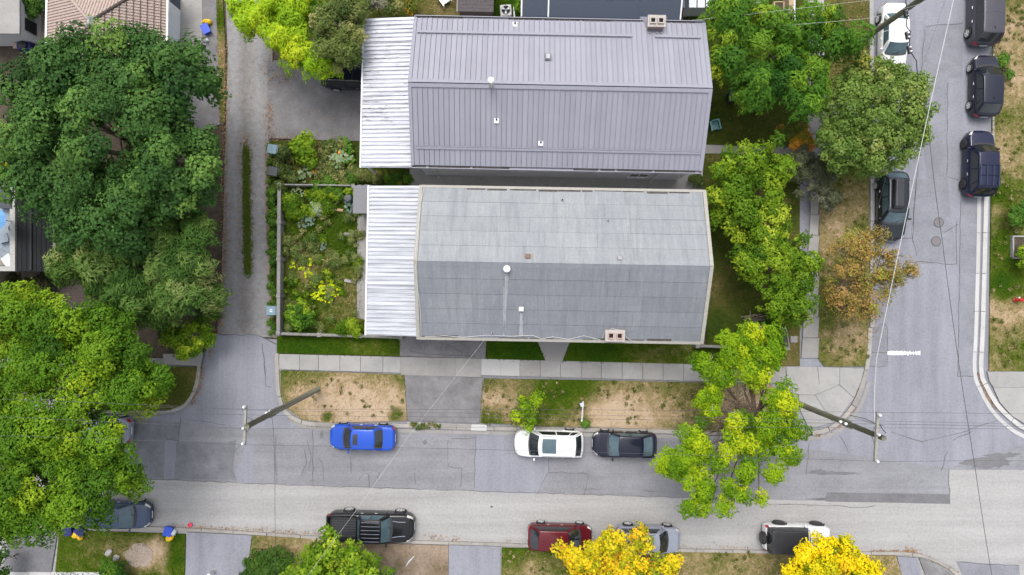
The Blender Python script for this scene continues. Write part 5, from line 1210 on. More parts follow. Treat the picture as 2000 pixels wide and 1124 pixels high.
    if spare:
        o = link('spare_wheel', None, root, (X(1.0) - .14, 0, .92)); o.rotation_euler = (0, 0, math.pi / 2); link('tyre', ty, o); link('rim', rm, o)
        for f in wheels:
            for s_ in (-1, 1):
                m = MB(); n = 10; ro, ri = wr * 1.28, wr * 1.10; vs = []
                for i in range(n + 1):
                    a = math.pi * (.06 + .88 * i / n)
                    for rr in (ri, ro):
                        for yy in (hw0 - .10, hw0 + .06): vs.append((X(f) + rr * math.cos(a), s_ * yy, wr + rr * math.sin(a) * .95))
                m.add(vs, [q for i in range(n) for q in ((4 * i, 4 * i + 1, 4 * i + 5, 4 * i + 4), (4 * i + 2, 4 * i + 6, 4 * i + 7, 4 * i + 3), (4 * i + 1, 4 * i + 3, 4 * i + 7, 4 * i + 5), (4 * i, 4 * i + 4, 4 * i + 6, 4 * i + 2))])
                m.build('fender_flare', 'black_plastic', root, fixn=True)
        for s_ in (-1, 1):
            MB().tube([Fb(s_ * .97) + Vector((.02, 0, 0)), Ft(s_ * .97) + Vector((.03, 0, 0))], .045, 6).build('windshield_pillar', mat, root)
        MB().tube([Ft(-.97) + Vector((.03, 0, 0)), Ft(.97) + Vector((.03, 0, 0))], .045, 6).build('windshield_header', mat, root)
    return root
SUV = dict(cab=(.24, .38, .88, .985), belt=1.02, roof=1.64, hoodf=.92, wr=.355, doors=((.29, .50), (.51, .70)), nose=.66)
HATCH = dict(cab=(.22, .40, .82, .975), belt=.95, roof=1.47, hoodf=.80, wr=.32, doors=((.28, .51), (.52, .72)), nose=.58)
E = R(-1.4)
car('sedan', 'bright blue sedan with a sunroof parked at the north kerb', 712, 850, math.pi + E, 4.52, 1.76, cab=(.26, .38, .70, .84), tail=.98, mat='paint_blue', extras=('sunroof',))
car('station_wagon', 'white wagon with a large glass roof parked behind the small lime tree', 1071, 862, math.pi + E, 4.72, 1.90, cab=(.24, .36, .86, .975), belt=.97, roof=1.52, hoodf=.84, mat='paint_white', extras=('big_sunroof', 'rails'), nose=.6)
car('sedan', 'glossy black hatchback parked behind the white wagon', 1217, 864, math.pi + E, 4.36, 1.78, cab=(.25, .40, .74, .95), belt=.95, roof=1.46, tail=.95, mat='paint_black_blue', extras=('antenna',), glass='glass_teal_reflection')
car('pickup_truck', 'black crew cab pickup with an open ribbed bed', 729, 1021, E, 5.90, 2.0, cab=(.265, .36, .585, .64), belt=1.22, roof=1.86, hoodf=1.12, wr=.41, wheels=(.17, .77), mat='paint_black', bed=(.655, .985), tail=1.27, top=.78, extras=('ridges',), glass='glass_teal_reflection', boxy=.4, doors=((.31, .47), (.48, .63)), nose=.82, cat='pickup truck')
car('hatchback_car', 'dark red hatchback partly under the yellow tree', 1092, 1042, E, 4.40, 1.76, mat='paint_red', **{**HATCH, 'roof': 1.56, 'belt': 1.0, 'extras': ('seam', 'antenna')})
car('sport_utility_vehicle', 'silver grey suv half hidden by the yellow tree', 1261, 1046, E, 4.45, 1.80, mat='paint_grey', **{**SUV, 'extras': ('rails', 'crossbars')})
car('off_road_vehicle', 'boxy white off road car with a black hardtop and spare wheel', 1547, 1043, E, 4.45, 1.82, cab=(.37, .42, .96, .985), belt=1.14, roof=1.80, hoodf=1.06, wr=.42, wheels=(.17, .75), mat='paint_white', roof_mat='hardtop_black', top=.84, rim='rim_dark', boxy=1.0, spare=True, doors=((.39, .57), (.58, .74)), nose=.85, ends=(.2, .08))
car('sedan', 'slate blue car poking out from under the lime tree', 241, 999, E, 4.5, 1.8, mat='paint_slate', glass='glass_teal_reflection', **HATCH)
car('sedan', 'silver car almost hidden under the trees by the lane corner', 204, 836, math.pi + E, 4.5, 1.8, mat='paint_grey', cab=(.26, .38, .70, .84), tail=.98)
car('sedan', 'white sedan under the top utility pole', 1734, 82, R(-91), 4.75, 1.80, cab=(.27, .40, .70, .85), tail=.98, mat='paint_white', glass='glass_teal_reflection')
car('minivan', 'charcoal minivan at the top right corner', 1909, 30, R(89), 4.75, 1.86, mat='paint_charcoal', **{**SUV, 'roof': 1.72, 'extras': ('seam', 'antenna')})
car('hatchback_car', 'black compact hatchback parked between minivan and navy suv', 1911, 174, R(89), 4.25, 1.76, mat='paint_black_blue', **{**HATCH, 'roof': 1.53, 'extras': ('antenna',)})
car('sport_utility_vehicle', 'navy blue suv with a roof rack on the right', 1899, 324, R(88.5), 4.55, 1.80, mat='paint_navy', rim='rim_dark', **{**SUV, 'roof': 1.72, 'extras': ('roof_rack',)})
car('station_wagon', 'black wagon with a roof box beside the dry verge', 1731, 405, R(-91), 4.75, 1.84, mat='paint_teal', glass='glass_teal_reflection', cab=(.26, .40, .86, .975), belt=.99, roof=1.56, hoodf=.86, extras=('roof_box', 'rails'), nose=.6)
car('sport_utility_vehicle', 'dark suv tucked under the canopy on the parking pad', 700, 154, R(-2), 4.7, 1.88, mat='paint_black_blue', **{**SUV, 'extras': ('rails', 'crossbars')})

# ================================================================== STREET FURNITURE, BINS, FENCES, GARDEN THINGS
def cart(name, label, px, py, rz, mat, z=.06, lid=None, hgt=1.0, marks=False):
    t = thing(name, label, 'bin', (*W(px, py, .8), z), R(rz))
    MB().taper(0, 0, .06, hgt - .08, .22, .24, .29, .31).build('body', mat, t)
    l = MB().taper(0, 0, hgt - .08, hgt, .33, .35, .29, .31).build('lid', lid or mat, t); MB().box(-.30, .30, -.38, -.345, hgt - .12, hgt - .06).build('handle', mat, t)
    for s_ in (-1, 1): MB().lathe([(.02, -.03), (.12, -.03), (.12, .03), (.02, .03)], 12, (s_ * .22, 0, 0), axis='y').build('wheel', 'rubber', t).location = (0, -.25, .12)
    if marks:
        for s_ in (-1, 1): MB().box(s_ * .06 - .025, s_ * .06 + .025, -.1, .1, hgt + .001, hgt + .006).build('label_mark', 'white_paint', l)
    return t
cart('wheeled_bin', 'grey green wheeled bin at the top of the garden', 534, 293, 82, 'bin_teal'); cart('wheeled_bin', 'black wheeled bin below the grey green one', 535, 336, 80, 'bin_black'); cart('wheeled_bin', 'pale teal wheeled bin with white marks beside the fence', 532, 607, 90, 'bin_teal', marks=True)
def recycle(label, px, py, rz, parts, z=.1):
    t = thing('recycling_box', label, 'recycling box', (*W(px, py, .3), z), R(rz), 'recycling boxes set out for collection')
    m = MB(); m.taper(0, 0, 0, .36, .2, .26, .25, .31); m.build('box', parts[0], t); MB().box(-.27, .27, -.33, .33, .36, .39).build('rim', parts[0], t); return t
def bag(label, px, py, rz, mat, z=.1, s=(.3, .24, .22)):
    t = thing('recycling_bag', label, 'bag', (*W(px, py, .2), z), R(rz), 'recycling bags set out for collection')
    m = MB(); rnd = random.Random(int(px)); n, k = 12, 6
    pr = [(.2, 0), (.9, .05), (1.0, .35), (.85, .7), (.45, .92), (.1, 1.0)]
    vs = []
    for r_, h_ in pr:
        for j in range(n): a = 2 * math.pi * j / n; q = r_ * rnd.uniform(.85, 1.12); vs.append((s[0] * q * math.cos(a), s[1] * q * math.sin(a), s[2] * 2 * h_ * rnd.uniform(.9, 1.05)))
    m.add(vs, [(i * n + j, i * n + (j + 1) % n, (i + 1) * n + (j + 1) % n, (i + 1) * n + j) for i in range(k - 1) for j in range(n)] + [tuple(range((k - 1) * n, k * n))])
    m.build('sack', mat, t, True); MB().tube([(-.1, 0, s[2] * 1.9), (0, .06, s[2] * 2.2), (.1, 0, s[2] * 1.9)], .015, 5).build('strap', mat, t); return t
recycle('bright blue recycling box beside the garage apron', 402, 57, 25, ('bin_blue',), 0); bag('yellow recycling bag behind the bright blue box by the garage', 404, 43, 0, 'bag_yellow', 0, (.34, .2, .2))
recycle('navy recycling box under the lime tree on the bottom left lawn', 135, 1036, 5, ('bin_navy',)); bag('larger yellow recycling bag beside the navy box', 150, 1044, 40, 'bag_yellow', .1, (.30, .26, .2)); bag('crumpled yellow bag next to the larger yellow bag', 158, 1049, -20, 'bag_yellow', .1, (.2, .24, .18)); recycle('small navy box behind the yellow bags', 158, 1037, 50, ('bin_navy',))
recycle('blue recycling box by the pale driveway', 330, 1037, -15, ('bin_blue',)); bag('yellow recycling bag below the blue box by the pale driveway', 332, 1051, 20, 'bag_yellow', .1, (.3, .22, .2)); bag('white bag beside the blue box by the pale driveway', 340, 1040, 70, 'bag_white', .1, (.24, .17, .18))
bag('small white sack by the garage apron', 403, 78, 0, 'bag_white', 0, (.14, .13, .13))
pk = thing('toy_bucket', 'pink plastic bucket lying in the south gutter', 'bucket', (*W(372, 1025, .1), 0)); MB().lathe([(.11, 0), (.15, .2), (.13, .2), (.1, .03)], 14).build('bucket', 'pink_plastic', pk); MB().tube([(-.14, 0, .2), (0, .03, .3), (.14, 0, .2)], .012, 5).build('handle', 'pink_plastic', pk)
hy = thing('hydrant', 'red fire hydrant on the right edge lawn', 'hydrant', (*W(1988, 586, .4), .1))
MB().lathe([(.16, 0), (.16, .05), (.11, .07), (.11, .55), (.14, .57), (.14, .62), (.10, .70), (.04, .76), (.03, .8)], 14).build('barrel', 'hydrant_red', hy, True)
for a in (0, math.pi, math.pi / 2): MB().tube([(0, 0, .42), (.2 * math.cos(a), .2 * math.sin(a), .42)], .06, 8).build('outlet', 'hydrant_red' if a != math.pi / 2 else 'white_trim', hy)
bo = thing('bollard', 'white rounded post on the pale driveway', 'bollard', (*W(410, 1122, .8), .1)); MB().lathe([(.1, 0), (.1, .75), (.12, .78), (.12, .88), (.08, .95), (.02, .98)], 14).build('post', 'white_paint', bo, True); MB().lathe([(.16, 0), (.16, .03), (.1, .05)], 14).build('base', 'concrete', bo)
x, y = W(1139, 783); sp_ = thing('street_sign', 'white street sign post leaning over the patchy verge', 'sign post', (x, y, .1))
x2, y2 = W(1136, 822, 2.3); MB().tube([(0, 0, -.1), (x2 - x, y2 - y, 2.3)], .055, 8).build('post', 'white_paint', sp_)
pl = MB().box(-.24, .02, -.012, .012, .0, .34).build('sign_plate', 'bag_white', sp_); pl.location = (-.06, -.05, .35); pl.rotation_euler = (R(35), 0, R(15))
fd = thing('utility_cover', 'small grey concrete utility cover on the lawn by the sidewalk', 'utility cover', (*W(1550, 663, .1), .1)); MB().box(-.24, .24, -.22, .22, -.05, .04).build('frame', 'concrete', fd); MB().box(-.18, .18, -.16, .16, .04, .05).build('lid', 'concrete_rough', fd)
for px, py, s_, lb in ((215, 1078, .3, 'upper pale flat rock on the shaded lawn'), (229, 1088, .28, 'lower pale flat rock on the shaded lawn')):
    bm = bmesh.new(); bmesh.ops.create_icosphere(bm, subdivisions=2, radius=1)
    for v in bm.verts: v.co = Vector((v.co.x * s_ * (1 + .3 * mnoise.noise(v.co * 1.3 + Vector((px, 0, 0)))), v.co.y * s_ * .7 * (1 + .3 * mnoise.noise(v.co * 1.1 + Vector((0, py, 0)))), v.co.z * .12))
    me = bpy.data.meshes.new('rock'); bm.to_mesh(me); bm.free(); me.materials.append(MATS['rock']); tag(link('rock', me, None, (*W(px, py), .13), R(40)), lb, 'rock', 'rocks on the bottom left lawn')
sk = thing('driftwood', 'pale bleached stick lying on the bare dirt', 'stick', (*W(801, 1095), .14), R(52)); MB().tube([(-.45, 0, 0), (0, .03, .02), (.45, -.02, 0)], [.02, .06, .03], 6).build('stick', 'bag_white', sk)
pm = MB(); n = 24; x, y = W(272, 1085, .1); pm.prism([(x + .95 * math.cos(2 * math.pi * i / n) * random.uniform(.85, 1.1), y + .85 * math.sin(2 * math.pi * i / n) * random.uniform(.85, 1.1)) for i in range(n)], .09, .128); tag(pm.build('wood_chips', 'pebbly'), 'round patch of brown wood chips on the bottom left lawn', 'mulch', kind='stuff')
ch = thing('garden_chair', 'small teal slatted garden chair beside the upper house', 'chair', (*W(1396, 247, .4), .1), R(12))
for i in range(5): MB().box(-.24 + i * .1, -.16 + i * .1, -.25, .3, .3, .33).build('seat_slat', 'chair_teal', ch)
for i in range(5): MB().box(-.24 + i * .1, -.16 + i * .1, .3, .36, .3, .8 + .06 * (2 - abs(i - 2))).build('back_slat', 'chair_teal', ch)
for s_ in (-1, 1):
    MB().box(s_ * .30 - .05, s_ * .30 + .05, -.3, .36, .50, .53).build('armrest', 'chair_teal', ch)
    for yy in (-.26, .3): MB().box(s_ * .27 - .03, s_ * .27 + .03, yy - .03, yy + .03, 0, .5).build('leg', 'chair_teal', ch)
cart('wheeled_bin', 'left dark blue bin half hidden under the sumac', 1432, 188, 10, 'bin_navy'); cart('wheeled_bin', 'right dark blue bin half hidden under the sumac', 1478, 206, 0, 'bin_navy')
cb = thing('compost_crate', 'dark slotted crate near the garden fence', 'crate', (*W(681, 343, .4), .06), R(-4)); MB().box(-.3, .3, -.2, .2, 0, .4).build('crate', 'bin_black', cb)
for i in range(4): MB().box(-.22 + i * .13, -.14 + i * .13, -.12, .12, .4, .405).build('slot', 'soot_hollow_black', cb)
rg = thing('plant_hoop', 'pale round hoop standing in the garden', 'hoop', (*W(672, 361, .5), .06)); m = MB(); m.tube([(.19 * math.cos(a * math.pi / 10), .19 * math.sin(a * math.pi / 10), .45) for a in range(21)], .022, 5); m.build('ring', 'lumber', rg)
for a in (0, 2.1, 4.2): MB().tube([(.19 * math.cos(a), .19 * math.sin(a), 0), (.19 * math.cos(a), .19 * math.sin(a), .45)], .012, 5).build('stake', 'lumber', rg)
for px, py, rz, lb in ((685, 458, -2, 'upper pale plank lying by the patio strip'), (685, 550, -12, 'lower pale plank lying by the patio strip')):
    t = thing('garden_plank', lb, 'plank', (*W(px, py), .11), R(rz)); bevel(MB().box(-.42, .42, -.1, .1, 0, .06).build('plank', 'concrete', t), .01)
lg = thing('log', 'split light log lying in the garden', 'log', (*W(655, 410), .16), R(-5)); MB().tube([(-.65, .08, 0), (0, 0, 0), (.6, -.03, 0)], [.09, .10, .11], 8).build('trunk', 'log_wood', lg, True)
for i in range(4): MB().tube([(-.7 + i * .1, .12 - .07 * i, .06), (.1, .05 - .04 * i, .1)], .025, 5).build('splinter', 'lumber', lg)
st_ = thing('stone_slab', 'pale stone slab below the grey lean-to', 'slab', (*W(688, 421), .1), R(-4)); bevel(MB().box(-.42, .42, -.12, .12, 0, .1).build('slab', 'rock', st_), .03)
tk = thing('rain_barrel', 'grey blue rain barrel beside the grey lean-to', 'barrel', (*W(680, 388, .8), .1)); MB().lathe([(.24, 0), (.27, .1), (.29, .4), (.27, .75), (.25, .82), (.2, .84)], 16).build('barrel', 'bin_grey', tk, True); MB().lathe([(.21, .84), (.21, .87), (.06, .88)], 16).build('lid', 'bin_black', tk)
def fence(label, pts, mat_cap, posts, hgt=1.15, w=.24, seg=2.4):
    a, b = Vector((*W(*pts[0], hgt), 0)), Vector((*W(*pts[1], hgt), 0)); d = b - a; L = d.length; t = thing('fence', label, 'fence', (a.x, a.y, .08), math.atan2(d.y, d.x))
    n = max(1, round(L / seg)); s_ = L / n
    for i in range(n + 1): MB().box(i * s_ - .13, i * s_ + .13, -.14, .14, 0, hgt + .05).build('post', posts, t)
    for i in range(n):
        bevel(MB().box(i * s_ + .135, (i + 1) * s_ - .135, -w / 2, w / 2, hgt - .12, hgt + random.uniform(-.01, .01)).build('cap_rail', mat_cap, t), .015)
        for z in (.15, .45, .75): MB().box(i * s_ + .135, (i + 1) * s_ - .135, -.04, .04, z, z + .24).build('board', mat_cap, t)
    return t
fence('long weathered fence between lane and garden', ((546, 362), (544, 650)), 'grey_wood', 'grey_wood')
fence('weathered fence along the bottom of the garden', ((545, 652), (782, 659)), 'wall_top_weathered', 'wall_top_weathered', .9, .2)
fence('low broken fence across the top of the garden', ((548, 362), (690, 364)), 'wall_top_weathered', 'grey_wood', .7, .1)
fence('short fence at the right corner of the lower house', ((1362, 676), (1440, 679)), 'grey_wood', 'grey_wood', .8, .2)
fence('short low wall fence beside the sidewalk corner', ((1530, 640), (1537, 680)), 'wall_top_weathered', 'wall_top_weathered', .6, .14, 1.6)
bp_ = thing('branch_pile', 'pile of cut brown branches beside the side lawn', 'branch pile', (*W(1468, 630), .1)); rnd = random.Random(4)
for i in range(38):
    a = rnd.uniform(-.5, .5) + (rnd.random() < .3) * 1.5; L = rnd.uniform(.4, 1.0); cx, cy, z = rnd.uniform(-.4, .6), rnd.uniform(-.8, .5), rnd.uniform(.05, .4)
    MB().tube([(cx - L * math.cos(a), cy - L * math.sin(a) * .6, z), (cx, cy, z + .06), (cx + L * math.cos(a), cy + L * math.sin(a) * .6, z + rnd.uniform(-.05, .1))], [.025, .03, .018], 5).build('branch', ('twig_pale', 'bark_brown')[i % 2], bp_)
pb = thing('planter_bed', 'concrete edged planting bed on the right edge', 'planter', (*W(1990, 482, .2), .1)); k = 1 / 28
MB().box(-.55, -.45, -.75, .75, 0, .25).build('edge', 'concrete', pb); MB().box(-.45, 1.2, .65, .75, 0, .25).build('edge', 'concrete', pb); MB().box(-.44, 1.2, -.74, .64, 0, .15).build('soil', 'soil', pb); MB().box(-.45, 1.2, -.85, -.75, 0, .25).build('edge', 'concrete', pb)

# ================================================================== TREES AND PLANTS
def lob(rows, z, rz): return [(r[0], r[1], r[2], r[3] if len(r) > 3 else z, r[4] if len(r) > 4 else rz) for r in rows]
tree('maple_tree', 'huge dark green maple covering the upper left', 'tree', lob([(235, 270, 150, 7.5, 4.5), (132, 210, 100), (330, 205, 110), (350, 330, 105), (135, 345, 105), (250, 415, 90), (235, 130, 78), (400, 375, 55), (92, 270, 66), (385, 150, 60), (180, 440, 70), (300, 110, 50), (150, 120, 50), (80, 185, 50)], 6.8, 3.2), 'leaf_maple', trunk_r=.45, dens=1.15, clump=.85, leaf=(.20, .14), tint=(.44, .2, .09), shell=.62)
tree('plumed_tree', 'feathery olive green tree below the dark maple', 'tree', lob([(280, 520, 95), (200, 515, 80), (360, 510, 78), (260, 575, 58), (365, 575, 58), (165, 475, 50), (150, 520, 40), (400, 520, 42), (300, 600, 40), (395, 590, 36), (395, 455, 45), (320, 590, 35), (225, 450, 60), (315, 450, 60)], 5.0, 2.2), 'leaf_plume', trunk_r=.3, dens=1.2, clump=.75, leaf=(.36, .07), droop=.55, tint=(.46, .2, .09), radial=1.5, shell=.62)
tree('lime_elm', 'tall lime green tree on the left edge above the street', 'tree', lob([(55, 620, 62), (40, 695, 68), (130, 635, 58), (110, 705, 80), (190, 680, 68), (245, 690, 62), (275, 745, 68), (190, 760, 78), (60, 770, 68), (315, 735, 28), (180, 630, 30), (225, 645, 36)], 7.0, 2.6), 'leaf_elm', trunk_r=.4, clump=.95, leaf=(.17, .10), tint=(.45, .2, .08), flat=.65)
tree('lime_elm', 'lime green tree overhanging the bottom left street', 'tree', lob([(60, 850, 88), (150, 830, 78), (218, 868, 66), (90, 940, 98), (190, 955, 80), (35, 1000, 58), (120, 992, 42), (240, 920, 48), (20, 930, 60)], 8.0, 2.8), 'leaf_elm', trunk_r=.4, clump=.95, leaf=(.17, .10), tint=(.48, .2, .08), flat=.65, trunk=(110, 860))
tree('round_shrub', 'rounded yellow green shrub at the lane mouth', 'shrub', lob([(368, 660, 40), (402, 632, 26), (375, 685, 24), (345, 652, 26), (405, 660, 20)], 1.9, 1.1), 'leaf_fresh', trunk_r=.07, clump=.38, leaf=(.14, .10), tint=(.5, .22, .1))
shrub('evergreen_shrub', 'dark green shrub between plumed tree and lane', 'shrub', lob([(412, 600, 26), (405, 560, 20), (418, 570, 18), (335, 650, 22)], 1.8, 1.2), 'leaf_dark', dens=1.0)
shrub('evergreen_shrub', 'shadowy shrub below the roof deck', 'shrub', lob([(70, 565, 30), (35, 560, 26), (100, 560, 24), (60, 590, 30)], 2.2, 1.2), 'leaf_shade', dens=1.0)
shrub('flowering_shrub', 'orange tipped shrub at the left edge', 'shrub', lob([(8, 322, 26), (20, 340, 22), (-10, 345, 26)], 2.5, 1.2), 'leaf_yellow', dens=1.0, tint=(.4, .3, .15))
shrub('leafy_shrub', 'bright green shrub above the roof deck', 'shrub', lob([(45, 350, 30), (20, 352, 22)], 3, 1.2), 'leaf_sumac', dens=1.0)
shrub('leafy_shrub', 'shrub beside the outbuilding in the top left', 'shrub', lob([(62, 12, 22), (80, 8, 18), (70, 24, 16)], 1.4, .8), 'leaf_dark', dens=1.0)
tree('bamboo', 'bright yellow green bamboo at the top by the lane', 'bamboo', lob([(560, 40, 68), (600, 92, 52), (520, 30, 48), (640, 118, 34), (560, 98, 36), (495, 55, 28), (615, 20, 42), (480, 20, 26), (618, 140, 16)], 3.8, 1.8), 'leaf_bamboo', trunk_r=.08, clump=.68, leaf=(.30, .05), droop=.35, tint=(.47, .2, .12), shell=.6)
tree('olive_tree', 'olive green tree overhanging the upper canopy', 'tree', lob([(668, 48, 54), (665, 105, 42), (688, 18, 40), (640, 62, 30), (695, 78, 30), (690, 118, 24)], 5.0, 1.8), 'leaf_olive', trunk_r=.16, clump=.55, leaf=(.18, .09), tint=(.45, .22, .1), shell=.6)
shrub('bare_shrub', 'pale greyish twiggy shrub at the top edge', 'shrub', lob([(740, 12, 26), (720, 5, 20)], 1.4, .8), 'leaf_grey', dens=.4, twigs=40, twig_mat='twig_pale')
shrub('leafy_shrub', 'light green shrub at the top edge behind the canopy', 'shrub', lob([(772, 18, 20), (770, 2, 14)], 1.2, .7), 'leaf_olive', dens=1.0)
shrub('flowering_shrub', 'small orange shrub beside the upper roof corner', 'shrub', lob([(805, 18, 12), (806, 3, 10)], .9, .5), 'leaf_orange', dens=1.0, tint=(.55, .25, .15))
shrub('leafy_shrub', 'bright green plant beside the air conditioner', 'shrub', lob([(1015, 5, 12), (1014, 20, 12)], 1, .6), 'leaf_sumac', dens=1.0)
tree('sumac_tree', 'bright green feathery tree at the upper right of the roofs', 'tree', lob([(1420, 60, 54), (1440, 130, 58), (1400, 22, 40), (1510, 100, 66), (1565, 160, 62), (1530, 190, 48), (1600, 85, 46), (1645, 95, 26), (1560, 60, 44), (1460, 168, 38), (1562, 212, 28), (1480, 40, 40), (1470, 195, 18), (1610, 50, 28)], 4.8, 2.2), 'leaf_sumac', trunk_r=.22, clump=.72, leaf=(.26, .08), droop=.45, tint=(.42, .22, .08), radial=.8)
tree('domed_tree', 'dense domed olive green tree beside the side street', 'tree', lob([(1700, 230, 98, 4.2, 3.0), (1645, 205, 56), (1685, 155, 46), (1745, 195, 58), (1650, 285, 58), (1720, 298, 46), (1765, 262, 40), (1690, 320, 26)], 4.2, 2.2), 'leaf_dome', trunk_r=.3, dens=1.5, clump=.42, leaf=(.15, .12), tint=(.47, .17, .14), shell=.85, cov=1.0)
tree('lilac_tree', 'fresh green tree at the right gable of the lower house', 'tree', lob([(1450, 322, 54), (1420, 370, 46), (1480, 380, 58), (1508, 330, 34), (1432, 430, 46), (1485, 445, 48), (1498, 290, 20), (1400, 330, 26)], 3.8, 2.0), 'leaf_fresh', trunk_r=.16, dens=1.0, clump=.55, leaf=(.17, .11), tint=(.45, .22, .09))
tree('lilac_tree', 'yellowish green tree beside the sidewalk below the first', 'tree', lob([(1500, 520, 66), (1540, 480, 44), (1555, 560, 42), (1460, 505, 42), (1540, 600, 42), (1568, 520, 28), (1505, 590, 36)], 3.8, 2.0), 'leaf_fresh', trunk_r=.16, dens=1.0, clump=.50, leaf=(.15, .10), tint=(.42, .24, .1))
shrub('wispy_shrub', 'grey green wispy shrub between lilac and domed trees', 'shrub', lob([(1585, 350, 42), (1600, 388, 32), (1558, 320, 32)], 1.8, 1.1), 'leaf_grey', dens=.8, leaf=(.22, .05), clump=.35, twigs=26, twig_mat='twig_pale', twig_r=.012)
shrub('flowering_shrub', 'orange tinted shrub at the end of the garden path', 'shrub', lob([(1556, 262, 20), (1548, 284, 18), (1572, 280, 16), (1530, 262, 16)], 1.5, .8), 'leaf_orange', dens=1.0, tint=(.42, .3, .15))
tree('autumn_tree', 'sparse rusty orange autumn tree over the side street kerb', 'tree', lob([(1660, 498, 52), (1640, 555, 52), (1700, 560, 48), (1720, 500, 38), (1735, 540, 38), (1640, 600, 36), (1762, 530, 24), (1685, 605, 28), (1700, 460, 24)], 3.8, 1.8), 'leaf_autumn', bark='bark_brown', trunk_r=.14, dens=.95, clump=.5, cov=.30, core=.7, leaf=(.13, .08), tint=(.45, .25, .15), twigs=20, shell=.4, trunk=(1668, 545))
tree('honey_locust', 'lime green open honey locust with pale bare twigs at the corner', 'tree',
     lob([(1440, 690, 52), (1500, 680, 36), (1400, 718, 44), (1492, 712, 40), (1385, 765, 36), (1470, 665, 30), (1372, 708, 24), (1410, 742, 26), (1480, 742, 30), (1460, 725, 26), (1395, 800, 22), (1520, 775, 34),
          (1535, 805, 42), (1552, 850, 32), (1520, 880, 40), (1492, 835, 42), (1445, 850, 40), (1440, 820, 32), (1470, 870, 30), (1350, 845, 42), (1315, 895, 42), (1372, 875, 38), (1340, 920, 36), (1365, 955, 40),
          (1375, 985, 24), (1440, 955, 38), (1462, 920, 32), (1482, 968, 22), (1345, 990, 20), (1548, 893, 24), (1410, 985, 24), (1405, 905, 22), (1420, 880, 20), (1300, 905, 30), (1465, 650, 22), (1505, 925, 16)], 5.6, .8),
     'leaf_lime', bark='bark_brown', trunk_r=.17, dens=.85, clump=.52, leaf=(.14, .085), tint=(.6, .22, .08), flat=.7, twigs=8, twig_mat='twig_pale', trunk=(1440, 795), shell=.3)
tw = thing('twig_tangle', 'tangle of bare brown and pale twigs showing in the gaps of the honey locust', 'branches', (*W(1425, 800, 4.6), 0)); rnd = random.Random(21)
for mt, spots in (('bark_brown', ((0, 10, 34, 46), (30, 0, 22, 20), (-5, 45, 20, 14))), ('twig_pale', ((-30, 85, 34, 26), (10, 70, 24, 20), (-10, 115, 22, 22), (35, -55, 22, 18), (0, -60, 20, 16)))):
    m = MB()
    for (dx, dy, rp, n_) in spots:
        kx = k_at(4.6)
        for i in range(n_ * 2):
            c0 = Vector((dx * kx + rnd.gauss(0, .45) * rp * kx, -dy * kx + rnd.gauss(0, .45) * rp * kx, 4.6 + rnd.uniform(-.8, .5))); a = rnd.uniform(0, 6.28); L = rnd.uniform(.3, .9)
            e = c0 + Vector((math.cos(a) * L, math.sin(a) * L, rnd.uniform(-.1, .35))); md = c0.lerp(e, .5) + Vector((rnd.uniform(-.15, .15), rnd.uniform(-.15, .15), .1))
            m.tube([c0, md, e], [.020, .016, .008], 4, cap=False)
    tag(m.build('twigs', mt, tw), kind='stuff')
tree('street_tree', 'small lime green street tree in front of the white wagon', 'tree', lob([(1025, 800, 28), (1045, 785, 18), (1008, 815, 20), (1030, 828, 18), (1020, 780, 14)], 2.6, 1.1), 'leaf_lime', trunk_r=.06, dens=.9, clump=.36, cov=.55, core=.5, leaf=(.13, .08), tint=(.55, .2, .1), shell=.4, twigs=6)
tree('linden_tree', 'fresh green tree beside the black pickup', 'tree', lob([(655, 1112, 60), (618, 1095, 40), (695, 1100, 46), (660, 1062, 28), (735, 1118, 36), (588, 1118, 32), (640, 1042, 10), (690, 1065, 18), (620, 1150, 60), (690, 1150, 60)], 4.5, 1.8), 'leaf_fresh', trunk_r=.18, clump=.5, leaf=(.19, .14), tint=(.52, .22, .1))
tree('hedge', 'dark green clipped hedge by the pale driveway', 'hedge', lob([(520, 1102, 40), (500, 1115, 28), (552, 1095, 24), (520, 1135, 45), (490, 1135, 25)], .9, .7), 'leaf_dark', trunk_r=.06, dens=1.0, clump=.36, leaf=(.13, .08), tint=(.5, .2, .12))
tree('yellow_maple', 'golden yellow tree over the red and grey cars', 'tree', lob([(1130, 1082, 36), (1180, 1080, 44), (1240, 1082, 42), (1288, 1100, 36), (1150, 1115, 42), (1220, 1115, 50), (1250, 1048, 20), (1100, 1072, 18), (1188, 1052, 20), (1310, 1085, 14), (1180, 1150, 60), (1260, 1150, 50), (1205, 1040, 10)], 4.0, 1.6), 'leaf_yellow', bark='bark_brown', trunk_r=.15, clump=.46, leaf=(.18, .13), cov=.85, core=.4, tint=(.48, .26, .14), shell=.5, twigs=4)
tree('yellow_maple', 'vivid pure yellow tree beside the white off road car', 'tree', lob([(1620, 1100, 62), (1578, 1092, 40), (1660, 1090, 42), (1602, 1065, 28), (1645, 1062, 22), (1690, 1112, 28), (1548, 1118, 26), (1620, 1150, 70)], 4.0, 1.7), 'leaf_gold', bark='bark_brown', trunk_r=.15, clump=.50, leaf=(.15, .11), tint=(.5, .28, .12))
shrub('leafy_shrub', 'bright green shrub below the two rocks', 'shrub', lob([(222, 1112, 24), (235, 1125, 22), (210, 1128, 20)], .9, .6), 'leaf_sumac', dens=1.0, leaf=(.22, .06))
shrub('evergreen_shrub', 'dark evergreen at the bottom left corner', 'shrub', lob([(8, 1085, 20), (2, 1110, 22)], 1.6, 1.0), 'leaf_dark', dens=1.0)
shrub('leafy_shrub', 'upper green shrub at the right edge', 'shrub', lob([(1985, 425, 22), (2000, 410, 24)], .9, .6), 'leaf_ivy', dens=1.0)
